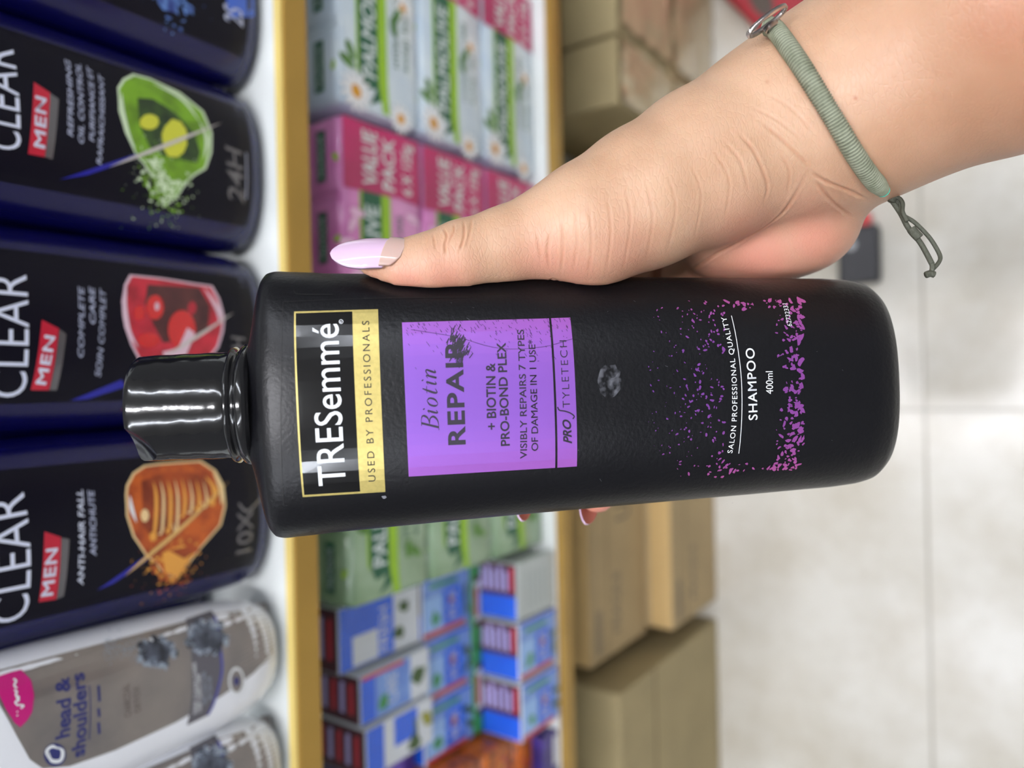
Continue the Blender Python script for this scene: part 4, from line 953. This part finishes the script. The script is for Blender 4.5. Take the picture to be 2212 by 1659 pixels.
def build_nails():
    pinkm = mat('nail_pink_gel', (222, 190, 219), .07, spec=.6, coat=.6)
    under = mat('nail_underside', (196, 128, 112), .3)
    clear = mat('nail_bare', (214, 178, 168), .12, coat=.5, sss=.2)
    def W(p): return CAMP+CM@p
    def nail(name, base, tip, face, hw, rad, wid, m, thick=.0006, t0=0, t1=1, lift=0, bow=.0016):
        """curved plate: base/tip in camera space, face = outward direction, wid(t)=half width"""
        base, tip, face = map(np.array, (base, tip, face)); ax = tip-base; Ln = np.linalg.norm(ax); ax = ax/Ln
        face = face-face.dot(ax)*ax; face /= np.linalg.norm(face); side = np.cross(ax, face)
        nt_, ns = 36, 20; V = []; Fc = []
        for lay in (0, 1):
            for i in range(nt_+1):
                t = t0+(t1-t0)*i/nt_; w = max(wid(t)*hw, 1e-5)
                for j in range(ns+1):
                    s = (j/ns*2-1)*w; a = s/rad
                    sw = (base_curve*(1-(s/hw)**2) if lay > -1 else 0)
                    L_ = Ln*t
                    if t0 > 0: L_ = Ln*(t - (1-(i/nt_))*.05*(1-(2*(s/w)**2) if w else 0))
                    L_ -= .0021*(s/hw)*(1-t)*SK
                    p = base+ax*L_+side*rad*math.sin(a)+face*(rad*(math.cos(a)-1)+lift+bow*math.sin(math.pi*t)-lay*thick)
                    V.append(W(p))
        o = nt_+1; c = ns+1
        for i in range(nt_):
            for j in range(ns):
                Fc.append((i*c+j, i*c+j+1, (i+1)*c+j+1, (i+1)*c+j)); k = o*c; Fc.append((k+i*c+j, k+(i+1)*c+j, k+(i+1)*c+j+1, k+i*c+j+1))
        for i in range(nt_):
            k = o*c; Fc.append((i*c, (i+1)*c, k+(i+1)*c, k+i*c)); Fc.append((i*c+ns, k+i*c+ns, k+(i+1)*c+ns, (i+1)*c+ns))
        for j in range(ns):
            k = o*c; Fc.append((j, k+j, k+j+1, j+1)); e = nt_*c; Fc.append((e+j, e+j+1, k+e+j+1, k+e+j))
        ob = mesh_obj(name, V, Fc, m, HAND, mi=[(q % 2 if q < 2*nt_*ns and isinstance(m, list) else 0) for q in range(len(Fc))]); bm = bmesh.new(); bm.from_mesh(ob.data); bmesh.ops.recalc_face_normals(bm, faces=bm.faces); bm.to_mesh(ob.data); bm.free()
        ob.data.polygons.foreach_set('use_smooth', [True]*len(ob.data.polygons)); return ob
    base_curve = 0; SK = 1
    al2 = lambda t: al(t)*(.5+.5*math.sin(math.pi/2*min(1, t/.13)))
    al = lambda t: (min(1, .86+.3*t) if t < .45 else 1)*(1-max(0, (t-.42)/.58)**2.1)**.62 if t < 1 else .0
    b = cpt(874, 541, .2022); tp = cpt(713, 548, .2025)
    face = np.array([0, .55, .83])
    ob = nail('nail', b, tp, face, .0058, .0082, al2, clear, .0006, 0, .26, .0009); tag(ob, 'clear grown-out base of the thumb nail')
    ob = nail('nail', b+np.array([0, 0, .0002]), tp, face, .0060, .0082, al, pinkm, .0007, .17, 1, .00025); tag(ob, 'long pale pink thumb nail')
    SK = 0
    # fingers: nails on the far side of the finger, only the tips reach past the bottle
    for (x, y, d, tx, ty, td, hw) in [(1146, 1010, .262, 1145, 1112, .2445, .0048), (1290, 1005, .262, 1284, 1121, .2435, .0056), (1428, 950, .270, 1424, 1040, .254, .0052), (1552, 900, .272, 1550, 995, .257, .0045)]:
        nb = cpt(x, y, d); nt2 = cpt(tx, ty, td); fc = np.array([-.62, -.40, -.68])
        ob = nail('nail', nb+.0 * fc, nt2, fc, hw, .0050, al, [pinkm, under], .0007, 0, 1, .0045); tag(ob, 'pale pink fingernail')
build_nails()

def build_bracelet():
    t = thing('bracelet', 'sage green thread-wrapped bracelet with silver charm round the wrist', 'bracelet')
    gm = mat('sage_thread_shade', (120, 124, 106), .8, rgb2=(100, 104, 86), vscale=300, bump=.5, bscale=1500)
    ck = mat('grey_green_cord', (76, 78, 66), .7, bump=.4, bscale=1200)
    pts = [(1664, 63), (1676, 75), (1699, 105), (1733, 155), (1770, 213), (1806, 270), (1843, 328), (1876, 373), (1903, 401)]
    P = []
    for i, (x, y) in enumerate(pts):
        q = on_hand(x, y, .0020)
        if q is None: q = P[-1] + (at_depth(x, y, 1)-CAMP)*0
        P.append(q)
    P[0] = P[1] + (at_depth(*pts[0], .21)-at_depth(*pts[1], .21))*1.0 + vF*.002
    path = smooth_path(P, 44); n = len(path)
    rad = [(.00238+.00022*math.sin(i*1.57))*(min(1, .72+i*.03) if i < 10 else 1)*(min(1, .7+(n-i)*.012)) for i in range(n)]
    # round off the near end
    V, Fc = tube_mesh(path, rad, 16); g2 = mat('sage_thread_lit', (146, 150, 128), .8, rgb2=(124, 129, 106), vscale=300)
    mesh_obj('wrapped_band', V, Fc, [gm, g2], t, mi=[1 if (k//16) % 4 in (0, 1) else 0 for k in range(len(Fc))])  # lighter ridges, darker grooves: shading of the wraps painted in
    V, Fc = tube_mesh([path[-1]+(path[-1]-path[-3])*k*.9 for k in (0, .6, 1.2, 1.8)], [.0016, .0018, .0017, .0012], 10); mesh_obj('turquoise_stitch', V, Fc, mat('turquoise_thread', (80, 190, 165), .7), t)
    # thin cord closing the loop behind the wrist
    back = [path[0]]
    for w in np.linspace(.06, .94, 13):
        x, y = 1664+(1905-1664)*w, 63+(403-63)*w; r = rdir(x, y); h = HBVH.ray_cast(Vector(CAMP+r*.42), -Vector(r).normalized())
        back.append(np.array(h[0])+np.array(h[1])*.0008 if h[0] else back[-1]+vF*.004)
    back.append(path[-1])
    V, Fc = tube_mesh(smooth_path(back, 5), .0009, 8); mesh_obj('cord', V, Fc, ck, t)
    # silver hoop charm seen almost edge-on
    sv = mat('charm_silver', (226, 218, 212), .28, metal=1, rgb2=(190, 180, 176), vscale=200)
    def oval(name, c, e1, e2, dep0, m, wd, th):
        c = np.array(c); V = []; Fc = []; n = 56
        for k in range(n):
            a = 2*math.pi*k/n; p = at_depth(c[0]+e1[0]*math.cos(a)+e2[0]*math.sin(a), c[1]+e1[1]*math.cos(a)+e2[1]*math.sin(a), dep0+.0025*math.sin(a))
            q = at_depth(c[0], c[1], dep0); d = (p-q)/np.linalg.norm(p-q)
            nn = at_depth(c[0]+.55*10, c[1]+.83*10, dep0)-q; nn /= np.linalg.norm(nn)
            for dx, dz in ((0, 0), (0, 1), (1, 1), (1, 0)): V.append(p - d*th*dx + nn*wd*dz)
        for k in range(n):
            j = (k+1) % n
            for s in range(4): Fc.append((k*4+s, k*4+(s+1) % 4, j*4+(s+1) % 4, j*4+s))
        ob = mesh_obj(name, V, Fc, m, t, smooth=False); bm = bmesh.new(); bm.from_mesh(ob.data); bmesh.ops.recalc_face_normals(bm, faces=bm.faces)
        bmesh.ops.bevel(bm, geom=bm.edges[:], offset=.0002, segments=2, affect='EDGES'); bm.to_mesh(ob.data); bm.free()
        ob.data.polygons.foreach_set('use_smooth', [True]*len(ob.data.polygons))
    oval('charm', (1654, 41), (43, -35), (8, 7), .200, sv, .0013, .0009)
    oval('charm_link', (1663, 52), (15, -11), (3, 4), .202, sv, .0016, .0006)
    # loose cord tails with a slide knot
    def cord(pl, r, d0, d1, name='cord_tail', m=ck):
        P = smooth_path([at_depth(x, y, d0+(d1-d0)*i/(len(pl)-1)) for i, (x, y) in enumerate(pl)], 8); V, Fc = tube_mesh(P, r, 8); return mesh_obj(name, V, Fc, m, t)
    cord([(1906, 404), (1916, 420), (1930, 438), (1946, 462), (1962, 492), (1985, 520), (2000, 545), (2013, 570)], .00075, .222, .214)
    cord([(1920, 405), (1934, 425), (1945, 440), (1948, 462), (1975, 480), (2005, 510), (2022, 535), (2031, 555), (2027, 568), (2012, 585)], .0006, .220, .214)
    cord([(1928, 425), (1942, 428), (1950, 440), (1950, 458), (1960, 478)], .0006, .219, .216)
    cord([(2013, 568), (2014, 580), (2010, 592)], .0007, .214, .214)
    cord([(1908, 398), (1918, 410), (1926, 420), (1934, 428)], .0011, .2195, .2190, 'cord_knot')
    cord([(1925, 436), (1932, 420), (1938, 414)], .0011, .219, .219, 'cord_knot')
    cord([(1968, 494), (1976, 504), (1986, 514)], .0013, .2165, .2155, 'cord_knot')
    cord([(2000, 594), (2009, 591), (2018, 593)], .0010, .214, .214, 'end_knot')
build_bracelet()
